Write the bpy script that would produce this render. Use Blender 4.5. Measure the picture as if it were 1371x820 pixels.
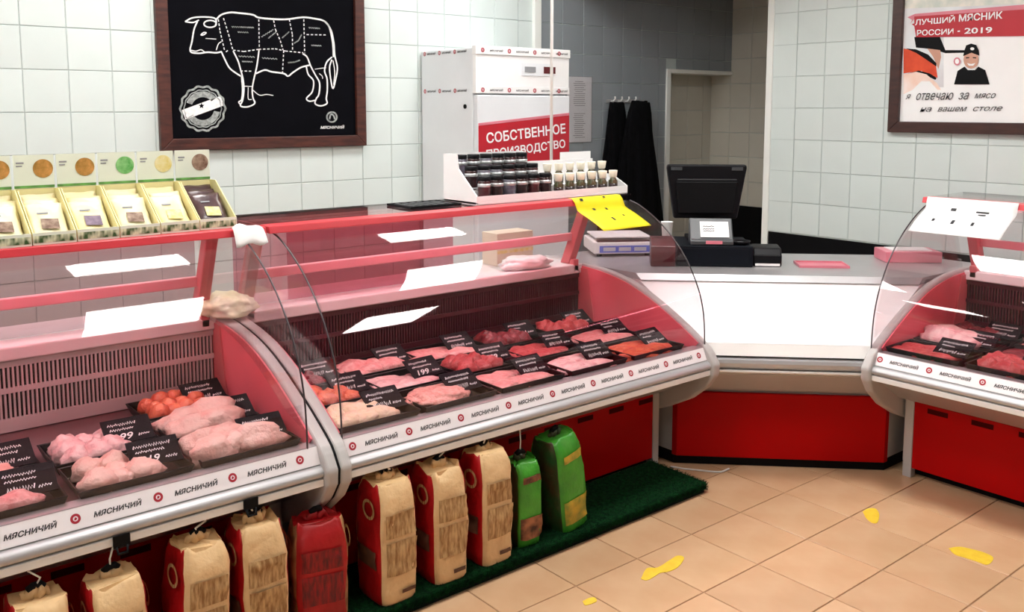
import bpy, bmesh, math, random
from mathutils import Vector, Matrix, noise

for _o in list(bpy.data.objects):
    bpy.data.objects.remove(_o, do_unlink=True)
scene = bpy.context.scene
col = scene.collection
R = math.radians
rnd = random.Random(7)

# ------------------------------------------------------------------ camera
F_PX, PPX, PPY, EYE = 1240.0, 685.0, 285.0, 1.65      # focal length and principal point in photo pixels
AZ = R(50.5); PITCH = math.atan(140 / 1240.0)
fw = Vector((math.cos(AZ) * math.cos(PITCH), math.sin(AZ) * math.cos(PITCH), -math.sin(PITCH)))
rt = Vector((math.sin(AZ), -math.cos(AZ), 0))
up = rt.cross(fw)
cam_d = bpy.data.cameras.new('camera'); cam = bpy.data.objects.new('camera', cam_d); col.objects.link(cam)
cam_d.sensor_fit = 'HORIZONTAL'; cam_d.sensor_width = 36.0
cam_d.lens = 36.0 * F_PX / 1371.0
cam_d.shift_x = (685.5 - PPX) / 1371.0
cam_d.shift_y = -(410.0 - PPY) / 1371.0
cam_d.clip_start = 0.02
M = Matrix((rt, up, -fw)).transposed().to_4x4(); M.translation = (0, 0, EYE)
cam.matrix_world = M
scene.camera = cam

# ------------------------------------------------------------------ world, exposure
w = bpy.data.worlds.new('world'); scene.world = w; w.use_nodes = True
w.node_tree.nodes['Background'].inputs[0].default_value = (0.9, 0.95, 1, 1)
w.node_tree.nodes['Background'].inputs[1].default_value = 0.05
vs = scene.view_settings
vs.view_transform = 'Standard'; vs.look = 'None'; vs.gamma = 1.0; vs.use_curve_mapping = False
vs.exposure = 0.22
PANEL_POWER = 23.0          # radiance of the ceiling light panels
LAMP_POWER = 24.0            # radiance of the pink tubes in the counters
CEIL = 3.0

# ------------------------------------------------------------------ pixel -> point on a known plane
def ray(px, py):
    return fw + rt * ((px - PPX) / F_PX) - up * ((py - PPY) / F_PX)
CAMP = Vector((0, 0, EYE))
def onz(px, py, z): d = ray(px, py); return CAMP + d * ((z - EYE) / d.z)
def onx(px, py, x): d = ray(px, py); return CAMP + d * (x / d.x)
def ony(px, py, y): d = ray(px, py); return CAMP + d * (y / d.y)

# ------------------------------------------------------------------ materials
MATS = {}
def mat(name, color, rough=0.5, metal=0.0, var=0.0, scale=8.0, color2=None, bump=0.0, bscale=None,
        emit=0.0, spec=0.5, rand=0.0, coat=0.0, detail=4.0, stretch=None):
    if name in MATS: return MATS[name]
    m = bpy.data.materials.new(name); MATS[name] = m; m.use_nodes = True
    nt = m.node_tree; b = nt.nodes['Principled BSDF']
    c = (*color, 1)
    b.inputs['Base Color'].default_value = c
    b.inputs['Roughness'].default_value = rough
    b.inputs['Metallic'].default_value = metal
    b.inputs['Specular IOR Level'].default_value = spec
    if coat: b.inputs['Coat Weight'].default_value = coat; b.inputs['Coat Roughness'].default_value = 0.08
    tc = nt.nodes.new('ShaderNodeTexCoord')
    vec = tc.outputs['Object']
    if stretch:
        mp = nt.nodes.new('ShaderNodeMapping'); mp.inputs['Scale'].default_value = stretch
        nt.links.new(vec, mp.inputs['Vector']); vec = mp.outputs['Vector']
    last = None
    nz = nt.nodes.new('ShaderNodeTexNoise'); nz.inputs['Scale'].default_value = scale; nz.inputs['Detail'].default_value = detail
    nt.links.new(vec, nz.inputs['Vector'])
    if var or color2:
        c2 = color2 or tuple(max(0, x * (1 - var)) for x in color)
        rp = nt.nodes.new('ShaderNodeValToRGB')
        rp.color_ramp.elements[0].position = 0.35; rp.color_ramp.elements[1].position = 0.65
        rp.color_ramp.elements[0].color = c; rp.color_ramp.elements[1].color = (*c2, 1)
        nt.links.new(nz.outputs['Fac'], rp.inputs['Fac'])
        last = rp.outputs['Color']
    if rand:
        oi = nt.nodes.new('ShaderNodeObjectInfo'); mr = nt.nodes.new('ShaderNodeMapRange')
        mr.inputs['To Min'].default_value = 1 - rand; mr.inputs['To Max'].default_value = 1.0
        nt.links.new(oi.outputs['Random'], mr.inputs['Value'])
        hs = nt.nodes.new('ShaderNodeHueSaturation')
        if last: nt.links.new(last, hs.inputs['Color'])
        else: hs.inputs['Color'].default_value = c
        nt.links.new(mr.outputs['Result'], hs.inputs['Value']); last = hs.outputs['Color']
    if last: nt.links.new(last, b.inputs['Base Color'])
    if bump:
        n2 = nt.nodes.new('ShaderNodeTexNoise'); n2.inputs['Scale'].default_value = bscale or scale * 4; n2.inputs['Detail'].default_value = 3
        nt.links.new(vec, n2.inputs['Vector'])
        bp = nt.nodes.new('ShaderNodeBump'); bp.inputs['Strength'].default_value = bump; bp.inputs['Distance'].default_value = 0.01
        nt.links.new(n2.outputs['Fac'], bp.inputs['Height']); nt.links.new(bp.outputs['Normal'], b.inputs['Normal'])
    if emit:
        b.inputs['Emission Color'].default_value = c; b.inputs['Emission Strength'].default_value = emit
    return m

def glass_mat(name, tint, refl=0.05):
    """clear pane: transparent with a Schlick mirror layer"""
    m = bpy.data.materials.new(name); MATS[name] = m; m.use_nodes = True
    nt = m.node_tree; nt.nodes.clear()
    out = nt.nodes.new('ShaderNodeOutputMaterial'); mix = nt.nodes.new('ShaderNodeMixShader')
    tr = nt.nodes.new('ShaderNodeBsdfTransparent'); tr.inputs[0].default_value = (*tint, 1)
    gl = nt.nodes.new('ShaderNodeBsdfGlossy'); gl.inputs['Roughness'].default_value = 0.02
    lw = nt.nodes.new('ShaderNodeLayerWeight'); lw.inputs['Blend'].default_value = 0.5
    pw = nt.nodes.new('ShaderNodeMath'); pw.operation = 'POWER'; pw.inputs[1].default_value = 5.0
    ma = nt.nodes.new('ShaderNodeMath'); ma.operation = 'MULTIPLY_ADD'
    ma.inputs[1].default_value = 1 - refl; ma.inputs[2].default_value = refl
    nt.links.new(lw.outputs['Facing'], pw.inputs[0]); nt.links.new(pw.outputs[0], ma.inputs[0])
    nt.links.new(ma.outputs[0], mix.inputs[0]); nt.links.new(tr.outputs[0], mix.inputs[1])
    nt.links.new(gl.outputs[0], mix.inputs[2]); nt.links.new(mix.outputs[0], out.inputs[0])
    return m

mat('tile_wall', (0.69, 0.765, 0.745), 0.18, var=0.04, scale=3, rand=0.06, spec=0.4)
mat('tile_shaded', (0.31, 0.345, 0.37), 0.25, var=0.04, scale=3, rand=0.06, spec=0.4)  # wall tile darkened, the dim shading is put into its colour
mat('tile_beige', (0.66, 0.64, 0.56), 0.25, var=0.05, scale=3, rand=0.06, spec=0.4)
mat('grout', (0.53, 0.60, 0.59), 0.9, var=0.1)
mat('plaster', (0.45, 0.46, 0.46), 0.9, var=0.04)
mat('ceiling', (0.55, 0.55, 0.54), 0.9, var=0.03)
mat('tile_floor', (0.68, 0.445, 0.265), 0.24, color2=(0.63, 0.39, 0.22), scale=5, rand=0.10, spec=0.5)
mat('grout_floor', (0.40, 0.25, 0.14), 0.9, var=0.15)
mat('black_dado', (0.004, 0.004, 0.005), 0.7, var=0.2, spec=0.1)
mat('white_trim', (0.88, 0.90, 0.86), 0.35, var=0.03)
mat('wood', (0.085, 0.022, 0.014), 0.45, color2=(0.035, 0.009, 0.007), scale=9, bump=0.1, stretch=(1, 1, 5))
mat('wood_dark', (0.055, 0.016, 0.011), 0.4, color2=(0.035, 0.010, 0.008), scale=9, bump=0.1, stretch=(1, 1, 5))
mat('chalkboard', (0.003, 0.003, 0.005), 0.8, var=0.3, spec=0.06)
mat('chalk', (0.93, 0.93, 0.93), 0.9, var=0.15, scale=60)
mat('chalk_grey', (0.42, 0.45, 0.44), 0.9, var=0.5, scale=70)
mat('alu', (0.52, 0.52, 0.53), 0.38, metal=0.5, var=0.05, scale=4)
mat('plastic_grey', (0.50, 0.485, 0.475), 0.42, var=0.05, scale=5)
mat('white_metal', (0.88, 0.88, 0.86), 0.35, var=0.03)
mat('white_gloss', (0.90, 0.90, 0.90), 0.25, var=0.02)
mat('fridge_white', (0.78, 0.81, 0.84), 0.3, var=0.06, scale=3)
mat('red_panel', (0.44, 0.0, 0.0008), 0.5, var=0.06, scale=3, spec=0.12)
mat('red_paint', (0.62, 0.045, 0.06), 0.35, var=0.06)
mat('rail_pink', (0.80, 0.40, 0.44), 0.35, var=0.06)
mat('pink_post', (0.66, 0.17, 0.19), 0.35, var=0.06)
mat('liner_red', (0.84, 0.17, 0.22), 0.35, var=0.08, scale=5)
mat('steel', (0.52, 0.51, 0.52), 0.35, metal=0.6, var=0.1, scale=6)
mat('deck_steel', (0.20, 0.10, 0.11), 0.35, metal=0.4, var=0.15, scale=6)
mat('grille_light', (0.70, 0.62, 0.62), 0.4, var=0.08, scale=6)
mat('grille_shaded', (0.085, 0.016, 0.028), 0.4, var=0.15, scale=6, spec=0.3)  # dark copy of the grille, shade at the counter rear put into its colour
mat('black', (0.004, 0.004, 0.005), 0.6, var=0.2, spec=0.15)
mat('black_gloss', (0.005, 0.005, 0.007), 0.4, var=0.2, spec=0.2)
mat('black_cloth', (0.004, 0.004, 0.005), 0.95, var=0.4, scale=20, spec=0.1)
mat('slot_black', (0.01, 0.008, 0.008), 0.8, var=0.2)
mat('slot_red', (0.07, 0.001, 0.001), 0.8, var=0.2, spec=0.1)
mat('dark_edge', (0.05, 0.045, 0.05), 0.3, var=0.1)
mat('label_white', (0.92, 0.88, 0.90), 0.35, var=0.02)
mat('ink', (0.02, 0.02, 0.025), 0.6, var=0.2)
mat('ink_red', (0.45, 0.02, 0.04), 0.5, var=0.2)
mat('ink_grey', (0.33, 0.34, 0.36), 0.7, var=0.3)
mat('banner_red', (0.50, 0.010, 0.025), 0.4, var=0.05)
mat('white_print', (0.93, 0.93, 0.93), 0.5, var=0.02)
mat('tray_black', (0.008, 0.005, 0.006), 0.35, var=0.2, spec=0.25)
mat('card_black', (0.006, 0.003, 0.006), 0.6, var=0.3, scale=30, spec=0.15)
mat('paper', (0.90, 0.90, 0.90), 0.7, var=0.03)
mat('paper_yellow', (0.95, 0.80, 0.01), 0.55, var=0.05)
mat('turf', (0.004, 0.046, 0.011), 0.95, color2=(0.001, 0.015, 0.005), scale=60, bump=0.8, bscale=250, spec=0.1)
mat('panel_light', (1.0, 0.985, 0.96), 0.5, emit=PANEL_POWER)
mat('pink_tube', (1.0, 0.42, 0.50), 0.5, emit=LAMP_POWER)
mat('carton', (0.84, 0.76, 0.38), 0.6, var=0.05)
mat('carton_beige', (0.72, 0.64, 0.50), 0.6, var=0.05)
mat('carton_pale', (0.78, 0.84, 0.72), 0.6, var=0.05)
mat('green_print', (0.16, 0.42, 0.10), 0.5, var=0.4, scale=40)
mat('green_lip', (0.74, 0.80, 0.55), 0.5, color2=(0.03, 0.09, 0.02), scale=70, detail=1, stretch=(1, 1, .6))
mat('packet_yellow', (0.90, 0.76, 0.34), 0.35, color2=(0.92, 0.86, 0.60), scale=9, bump=0.25, bscale=14)
mat('packet_cream', (0.90, 0.85, 0.66), 0.35, color2=(0.86, 0.74, 0.40), scale=9, bump=0.25, bscale=14)
mat('packet_dark', (0.05, 0.025, 0.03), 0.3, color2=(0.10, 0.05, 0.05), scale=14, bump=0.3, bscale=14)
mat('food_orange', (0.62, 0.30, 0.08), 0.6, color2=(0.30, 0.16, 0.02), scale=45)
mat('food_green', (0.08, 0.36, 0.07), 0.6, color2=(0.30, 0.62, 0.25), scale=45)
mat('food_yellow', (0.72, 0.60, 0.18), 0.6, color2=(0.80, 0.74, 0.45), scale=45)
mat('food_brown', (0.14, 0.07, 0.04), 0.6, color2=(0.42, 0.30, 0.22), scale=45)
mat('food_purple', (0.15, 0.10, 0.16), 0.6, color2=(0.25, 0.18, 0.24), scale=60)
mat('jar_dark', (0.022, 0.012, 0.014), 0.2, color2=(0.05, 0.02, 0.02), scale=25)
mat('jar_red', (0.09, 0.02, 0.025), 0.25, color2=(0.03, 0.015, 0.015), scale=25)
mat('jar_grey', (0.10, 0.08, 0.11), 0.25, color2=(0.20, 0.20, 0.24), scale=25)
mat('silver', (0.62, 0.65, 0.66), 0.3, metal=0.4, var=0.1)
mat('cap_cream', (0.88, 0.82, 0.68), 0.45, var=0.06)
mat('sauce', (0.10, 0.06, 0.03), 0.2, color2=(0.05, 0.08, 0.03), scale=30)
mat('screen_blue', (0.06, 0.09, 0.42), 0.3, emit=0.25)
mat('screen_red', (0.12, 0.01, 0.015), 0.3, var=0.3, scale=60)
mat('scale_white', (0.86, 0.84, 0.84), 0.35, var=0.03)
mat('navy_black', (0.003, 0.005, 0.010), 0.45, var=0.2, spec=0.2)
mat('printer_grey', (0.055, 0.06, 0.065), 0.4, var=0.1)
mat('pink_dish', (0.72, 0.22, 0.28), 0.3, var=0.1)
mat('dark_red', (0.09, 0.008, 0.014), 0.3, var=0.2)
mat('bag_red', (0.48, 0.003, 0.006), 0.5, color2=(0.30, 0.001, 0.003), scale=7, bump=0.5, bscale=22)
mat('bag_cream', (0.82, 0.56, 0.29), 0.6, color2=(0.74, 0.50, 0.25), scale=12, bump=0.6, bscale=30)
mat('bag_print', (0.30, 0.15, 0.05), 0.7, color2=(0.62, 0.41, 0.19), scale=60, detail=3, stretch=(2.0, 2.0, .35))
mat('bag_brownside', (0.46, 0.24, 0.10), 0.6, color2=(0.20, 0.08, 0.03), scale=24, bump=0.5, bscale=24)
mat('bag_darkprint', (0.10, 0.004, 0.006), 0.6, color2=(0.34, 0.004, 0.006), scale=55, detail=3, stretch=(2.0, 2.0, .35))
mat('bag_brown', (0.14, 0.06, 0.03), 0.6, var=0.4, scale=40)
mat('bag_green', (0.06, 0.36, 0.025), 0.35, color2=(0.03, 0.24, 0.02), scale=10, bump=0.5, bscale=24)
mat('bag_darkgreen', (0.012, 0.06, 0.014), 0.4, color2=(0.05, 0.03, 0.01), scale=16, bump=0.5, bscale=24)
mat('bag_food', (0.55, 0.36, 0.03), 0.5, color2=(0.24, 0.26, 0.03), scale=26)
mat('bag_brownfood', (0.36, 0.13, 0.05), 0.5, color2=(0.07, 0.02, 0.01), scale=24)
mat('string_white', (0.85, 0.85, 0.82), 0.6, var=0.05)
mat('leaf_yellow', (0.85, 0.60, 0.04), 0.6, color2=(0.78, 0.52, 0.03), scale=30)
mat('cloth_cream', (0.86, 0.94, 0.58), 0.6, color2=(0.90, 0.95, 0.72), scale=14, bump=0.7, bscale=20)
mat('white_bag', (0.94, 0.93, 0.92), 0.4, var=0.06, bump=0.5, bscale=20)
mat('coat_orange', (0.75, 0.08, 0.02), 0.6, color2=(0.62, 0.05, 0.01), scale=12)
mat('skin', (0.66, 0.36, 0.26), 0.6, var=0.1)
mat('poster_bg', (0.80, 0.84, 0.86), 0.45, color2=(0.70, 0.68, 0.70), scale=6)
mat('poster_cream', (0.86, 0.82, 0.74), 0.45, color2=(0.60, 0.66, 0.60), scale=14)
mat('poster_peach', (0.90, 0.62, 0.50), 0.5, color2=(0.94, 0.80, 0.74), scale=10)
def meat(name, a, b, sc=30, rough=0.32): return mat(name, a, rough, color2=b, scale=sc, bump=0.8, bscale=60, spec=0.5)
meat('meat_pink', (0.68, 0.24, 0.24), (0.78, 0.42, 0.40))
meat('meat_red', (0.42, 0.045, 0.05), (0.58, 0.13, 0.13))
meat('meat_dark', (0.15, 0.012, 0.02), (0.28, 0.04, 0.05))
meat('meat_orange', (0.70, 0.17, 0.08), (0.55, 0.07, 0.05))
meat('meat_fat', (0.84, 0.62, 0.60), (0.70, 0.34, 0.36), 26)
meat('chicken_pale', (0.84, 0.62, 0.54), (0.80, 0.46, 0.40), 20)
meat('chicken_yellow', (0.84, 0.68, 0.46), (0.84, 0.62, 0.48))
meat('mince_pink', (0.72, 0.30, 0.26), (0.80, 0.46, 0.40), 60)
glass_mat('glass', (0.965, 0.92, 0.93), 0.038)
glass_mat('glass_side', (0.97, 0.955, 0.955), 0.03)

glass_mat('door_smoke', (0.80, 0.68, 0.70), 0.03)
glass_mat('door_rose', (0.88, 0.60, 0.65), 0.03)

# ------------------------------------------------------------------ mesh helpers
class MB:
    def __init__(s): s.v = []; s.f = []; s.m = []; s.s = []
    def add(s, vs_, fs, m=0, smooth=False):
        o = len(s.v); s.v += [tuple(p) for p in vs_]
        for f in fs: s.f.append([i + o for i in f]); s.m.append(m); s.s.append(smooth)
        return s
    def box(s, x0, x1, y0, y1, z0, z1, m=0):
        return s.add([(x0,y0,z0),(x1,y0,z0),(x1,y1,z0),(x0,y1,z0),(x0,y0,z1),(x1,y0,z1),(x1,y1,z1),(x0,y1,z1)],
                     [(0,3,2,1),(4,5,6,7),(0,1,5,4),(1,2,6,5),(2,3,7,6),(3,0,4,7)], m)
    def prism(s, poly, a0, a1, axis='z', m=0, smooth=False):
        n = len(poly)
        def P(p, a): return {'x': (a, p[0], p[1]), 'y': (p[0], a, p[1]), 'z': (p[0], p[1], a)}[axis]
        vs_ = [P(p, a0) for p in poly] + [P(p, a1) for p in poly]
        fs = [(i, (i + 1) % n, n + (i + 1) % n, n + i) for i in range(n)]
        s.add(vs_, fs, m, smooth)
        o = len(s.v) - 2 * n
        s.f.append([o + i for i in range(n)][::-1]); s.f.append([o + n + i for i in range(n)])
        s.m += [m, m]; s.s += [False, False]
        return s
    def tube(s, path, r, n=8, m=0, caps=True):
        path = [Vector(p) for p in path]; k = len(path); rs = r if isinstance(r, (list, tuple)) else [r] * k
        vs_ = []; u = None
        for i, p in enumerate(path):
            t = (path[min(i + 1, k - 1)] - path[max(i - 1, 0)]).normalized()
            if u is None:
                u = t.cross(Vector((0, 0, 1)))
                if u.length < 0.01: u = t.cross(Vector((1, 0, 0)))
            u = (u - t * u.dot(t)).normalized(); b = t.cross(u)
            for j in range(n):
                a = 2 * math.pi * j / n
                vs_.append(p + (u * math.cos(a) + b * math.sin(a)) * rs[i])
        fs = [(i*n + j, i*n + (j+1) % n, (i+1)*n + (j+1) % n, (i+1)*n + j) for i in range(k-1) for j in range(n)]
        s.add(vs_, fs, m, True)
        if caps:
            o = len(s.v) - k * n
            s.f.append([o + j for j in range(n)][::-1]); s.f.append([o + (k-1)*n + j for j in range(n)]); s.m += [m, m]; s.s += [False, False]
        return s
    def lathe(s, prof, n=16, c=(0, 0, 0), m=0, smooth=True):
        vs_ = []; k = len(prof)
        for r, z in prof:
            for j in range(n):
                a = 2 * math.pi * j / n; vs_.append((c[0] + r * math.cos(a), c[1] + r * math.sin(a), c[2] + z))
        fs = [(i*n + j, i*n + (j+1) % n, (i+1)*n + (j+1) % n, (i+1)*n + j) for i in range(k-1) for j in range(n)]
        s.add(vs_, fs, m, smooth); o = len(s.v) - k * n
        s.f.append([o + j for j in range(n)][::-1]); s.f.append([o + (k-1)*n + j for j in range(n)]); s.m += [m, m]; s.s += [False, False]
        return s
    def ribbon(s, pts, wd, plane, m=0):
        """flat chalk/ink stroke; plane maps (a, b) to 3D"""
        pts = [Vector(p) for p in pts]; k = len(pts); vs_ = []
        for i in range(k):
            t = pts[min(i+1, k-1)] - pts[max(i-1, 0)]
            t = t.normalized() if t.length > 1e-9 else Vector((1, 0))
            nrm = Vector((-t.y, t.x)) * wd / 2
            vs_ += [plane(*(pts[i] + nrm)), plane(*(pts[i] - nrm))]
        return s.add(vs_, [(2*i, 2*i+1, 2*i+3, 2*i+2) for i in range(k-1)], m)
    def mesh(s, name, mats, bevel=0.0, seg=2, fix=True):
        me = bpy.data.meshes.new(name); me.from_pydata(s.v, [], s.f)
        for m in (mats if isinstance(mats, (list, tuple)) else [mats]):
            me.materials.append(MATS[m] if isinstance(m, str) else m)
        me.polygons.foreach_set('material_index', s.m); me.polygons.foreach_set('use_smooth', s.s)
        if fix or bevel:
            bm = bmesh.new(); bm.from_mesh(me)
            if fix: bmesh.ops.recalc_face_normals(bm, faces=bm.faces)
            if bevel:
                ed = [e for e in bm.edges if len(e.link_faces) == 2 and e.calc_face_angle(0) > R(28)]
                bmesh.ops.bevel(bm, geom=ed, offset=bevel, segments=seg, affect='EDGES', profile=0.5, clamp_overlap=True)
            bm.to_mesh(me); bm.free()
        me.update(); return me
    def build(s, name, mats, parent=None, bevel=0.0, seg=2, fix=True, **k):
        return put(name, s.mesh(name, mats, bevel, seg, fix), parent, **k)

def put(name, me, parent=None, loc=(0, 0, 0), rot=(0, 0, 0), scl=(1, 1, 1), world=False):
    o = bpy.data.objects.new(name, me); col.objects.link(o)
    o.location = loc; o.rotation_euler = rot; o.scale = scl
    if parent:
        o.parent = parent
        if world:   # vertices were given in world coordinates, the root only moved
            o.matrix_parent_inverse = Matrix.Translation(ROOT_W(parent)).inverted()
    return o
def ROOT_W(p): return Vector(p.location)
def tag(o, label, cat, group=None):
    o['label'] = label; o['category'] = cat
    if group: o['group'] = group
    return o
def thing(name, label, cat, loc=(0, 0, 0), rot=(0, 0, 0), group=None):
    o = bpy.data.objects.new(name, None); col.objects.link(o); o.location = loc; o.rotation_euler = rot
    o.empty_display_size = 0.05
    return tag(o, label, cat, group)
def struct(o, label=None):
    o['kind'] = 'structure'
    if label: o['label'] = label
    return o
def copy_tree(o, parent=None):
    c = o.copy(); col.objects.link(c); c.parent = parent
    for ch in list(o.children): copy_tree(ch, c)
    return c

TXT = {}
def text_mesh(body, wd, ht, material, shear=0.0, bold=0.0):
    key = (body, round(wd, 4), round(ht, 4), material, shear, bold)
    if key in TXT: return TXT[key]
    cu = bpy.data.curves.new('lettering', 'FONT'); cu.body = body; cu.size = 1; cu.resolution_u = 3; cu.shear = shear
    cu.align_x = 'LEFT'; cu.extrude = 0; cu.offset = bold
    o = bpy.data.objects.new('tmp_text', cu); col.objects.link(o)
    dg = bpy.context.evaluated_depsgraph_get(); dg.update()
    me = bpy.data.meshes.new_from_object(o.evaluated_get(dg)); bpy.data.objects.remove(o)
    xs = [v.co.x for v in me.vertices]; ys = [v.co.y for v in me.vertices]
    x0, x1, y0, y1 = min(xs), max(xs), min(ys), max(ys)
    for v in me.vertices:
        v.co.x = ((v.co.x - x0) / (x1 - x0) - 0.5) * wd; v.co.y = ((v.co.y - y0) / (y1 - y0) - 0.5) * ht; v.co.z = 0
    me.materials.clear(); me.materials.append(MATS[material]); me.name = 'lettering'
    TXT[key] = me; return me

def catmull(pts, n=6):
    pts = [Vector(p) for p in pts]; out = []
    P = [pts[0] * 2 - pts[1]] + pts + [pts[-1] * 2 - pts[-2]]
    for i in range(1, len(P) - 2):
        a, b, c, d = P[i-1], P[i], P[i+1], P[i+2]
        for k in range(n):
            t = k / n
            out.append(0.5 * ((2*b) + (c - a)*t + (2*a - 5*b + 4*c - d)*t*t + (3*b - a - 3*c + d)*t**3))
    out.append(pts[-1]); return out

FR = (R(90), 0, 0)            # text facing -y
RW = (R(90), 0, R(-90))       # text facing -x

# ================================================================== ROOM
YB, XR, XREC, YC = 4.80, 5.15, 6.30, 3.61     # back wall, right wall, recessed wall, outer corner
XL, YF = -2.4, -3.0
fl = MB().box(XL, XREC, YF, 5.0, -0.12, -0.004).build('floor', 'grout_floor'); struct(fl, 'beige ceramic tile floor')
T = 0.309
def tile_mesh(name, sx, sy, th, m, ch=0.0025):
    """chamfered slab lying in xy, top at z = th"""
    a, b = sx / 2, sy / 2
    mb = MB().add([(-a,-b,0),(a,-b,0),(a,b,0),(-a,b,0),(-a,-b,th-ch),(a,-b,th-ch),(a,b,th-ch),(-a,b,th-ch),
                   (-a+ch,-b+ch,th),(a-ch,-b+ch,th),(a-ch,b-ch,th),(-a+ch,b-ch,th)],
                  [(0,1,5,4),(1,2,6,5),(2,3,7,6),(3,0,4,7),(4,5,9,8),(5,6,10,9),(6,7,11,10),(7,4,8,11),(8,9,10,11)])
    return mb.mesh(name, m)
ft = tile_mesh('tile', T - 0.005, T - 0.005, 0.004, 'tile_floor', 0.0015)
far_tiles = MB()
nfl = 0
x_first, y_first = 2.113 - T * 14, 2.212 - T * 16
for i in range(28):
    for j in range(25):
        cx, cy = x_first + (i + .5) * T, y_first + (j + .5) * T
        if cx - T/2 < XL or cx + T/2 > XREC or cy - T/2 < YF or cy + T/2 > 5.0: continue
        if 0.2 < cx < 4.6 and -0.6 < cy < 2.9 and nfl < 300:
            put('tile', ft, fl, (cx, cy, -0.004)); nfl += 1
        else:
            a = T/2 - .0025; far_tiles.box(cx-a, cx+a, cy-a, cy+a, -0.004, 0)
o = far_tiles.build('tile_field', 'tile_floor', fl); o['kind'] = 'stuff'

TW = 0.2
wt = tile_mesh('tile', TW - 0.003, TW - 0.003, 0.005, 'tile_wall')
wt_shaded = tile_mesh('tile', TW - 0.003, TW - 0.003, 0.005, 'tile_shaded')
wtb = tile_mesh('tile', TW - 0.003, TW - 0.003, 0.005, 'tile_beige')
def tile_wall(name, org, du, ulen, z0, z1, uph, zph, nrm_rot, near, tmesh, label, thick=0.12, rows=None, hole=None, tm='tile_wall'):
    """wall slab with real tiles; org = start point, du = unit run direction, tiles set proud towards the room"""
    du = Vector(du); n = Vector((du.y, -du.x, 0))        # normal into the room
    o0 = Vector(org)
    mb = MB()
    def slab(u0, u1, a, b, p=0.0, q=None, dst=mb):
        q = -thick if q is None else q
        c = [o0 + du*u0 + n*p, o0 + du*u1 + n*p, o0 + du*u1 + n*q, o0 + du*u0 + n*q]
        vs_ = [(v.x, v.y, a) for v in c] + [(v.x, v.y, b) for v in c]
        dst.add(vs_, [(0,3,2,1),(4,5,6,7),(0,1,5,4),(1,2,6,5),(2,3,7,6),(3,0,4,7)])
    if hole:
        hu0, hu1, hz = hole
        slab(0, hu0, z0, z1); slab(hu0, hu1, hz, z1)
        if hu1 < ulen - .01: slab(hu1, ulen, z0, z1)
    else: slab(0, ulen, z0, z1)
    wl = mb.build(name, 'grout'); struct(wl, label)
    rest = MB(); cnt = 0
    k0 = math.floor((0 - uph) / TW)
    for k in range(k0, k0 + int(ulen / TW) + 3):
        for r in range(0, int(z1 / TW) + 2):
            u0, u1 = max(0, uph + k*TW), min(ulen, uph + (k+1)*TW)
            a, b = max(z0, zph - 10*TW + 5*TW + r*TW - TW*math.floor((zph)/TW) + TW*0 ), 0
            a = (zph % TW) - TW + r * TW; b = a + TW
            a, b = max(a, z0), min(b, z1)
            if u1 - u0 < 0.02 or b - a < 0.02: continue
            if hole:
                um, zm = (u0+u1)/2, (a+b)/2
                if u1 > hole[0] + .002 and u0 < hole[1] - .002 and a < hole[2] - .002:
                    if u0 < hole[0] - .002: u1 = hole[0]
                    elif b > hole[2] + .002: a = hole[2]
                    else: continue
                    if u1 - u0 < .02 or b - a < .02: continue
            full = abs(u1-u0-TW) < 1e-4 and abs(b-a-TW) < 1e-4
            if near(u0, u1, a, b) and cnt < 300 and full:
                c = o0 + du*((u0+u1)/2); t = put('tile', tmesh, wl, (c.x, c.y, (a+b)/2), nrm_rot); cnt += 1
            else:
                slab(u0+.0015, u1-.0015, a+.0015, b-.0015, .005, 0.0, rest)
    if rest.v: r_ = rest.build('tile_field', tm, wl); r_['kind'] = 'stuff'
    return wl
# rows: joints at 1.03 + 0.2k on the back wall, 1.05 + 0.2k on the right wall
XD = 4.16      # the white duct: tiles beyond it are coloured darker to imitate shade
tile_wall('wall_back', (XL, YB, 0), (1, 0, 0), XD - XL, 0, CEIL, 1.21 - XL - 4*0.9, 1.03, (R(90), 0, 0),
          lambda u0, u1, a, b: u0 + XL > 0.0 and a > 0.8 and b < 2.45, wt, 'pale square tiled back wall', thick=0.12)
tile_wall('wall_back_shaded', (XD, YB, 0), (1, 0, 0), XREC - XD, 0, CEIL, 0.05, 1.03, (R(90), 0, 0),
          lambda u0, u1, a, b: a > 0.4 and b < 2.6, wt_shaded, 'tiled back wall beyond the white duct, coloured darker as shade', hole=(5.49 - XD, XREC - XD, 1.95), thick=0.12, tm='tile_shaded')
tile_wall('wall_niche', (5.49, 5.0, 0), (1, 0, 0), XREC - 5.49, 0, 2.0, 0.1, 1.03, (R(90), 0, 0),
          lambda *a: True, wtb, 'beige tiled back of the shallow niche', thick=0.1, tm='tile_beige')
tile_wall('wall_right', (XR, YC, 0), (0, -1, 0), YC - YF, 0.845, CEIL, YC - 3.617, 1.05, (R(90), 0, R(-90)),
          lambda u0, u1, a, b: YC - u1 > 0.2 and b < 2.7, wt, 'pale grey square tiled wall on the right', thick=0.12)
tile_wall('wall_recess', (XREC, 5.0, 0), (0, -1, 0), 5.0 - YC + .12, 0.85, CEIL, 0.0, 1.05, (R(90), 0, R(-90)),
          lambda *a: True, wtb, 'dim beige tiled wall of the passage', thick=0.12, tm='tile_beige')
struct(MB().box(XR, XR + .12, YF, YC, 0, 0.845).build('baseboard_right', 'black_dado'), 'black band along the foot of the right wall')
struct(MB().box(XREC, XREC + .12, YC - .12, 5.0, 0, 0.85).build('baseboard_recess', 'black_dado'), 'black band along the foot of the passage wall')
struct(MB().box(XR + .12, XREC, YC - .12, YC, 0, CEIL).build('wall_passage', 'plaster'), 'plain short wall behind the tiled corner')
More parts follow.
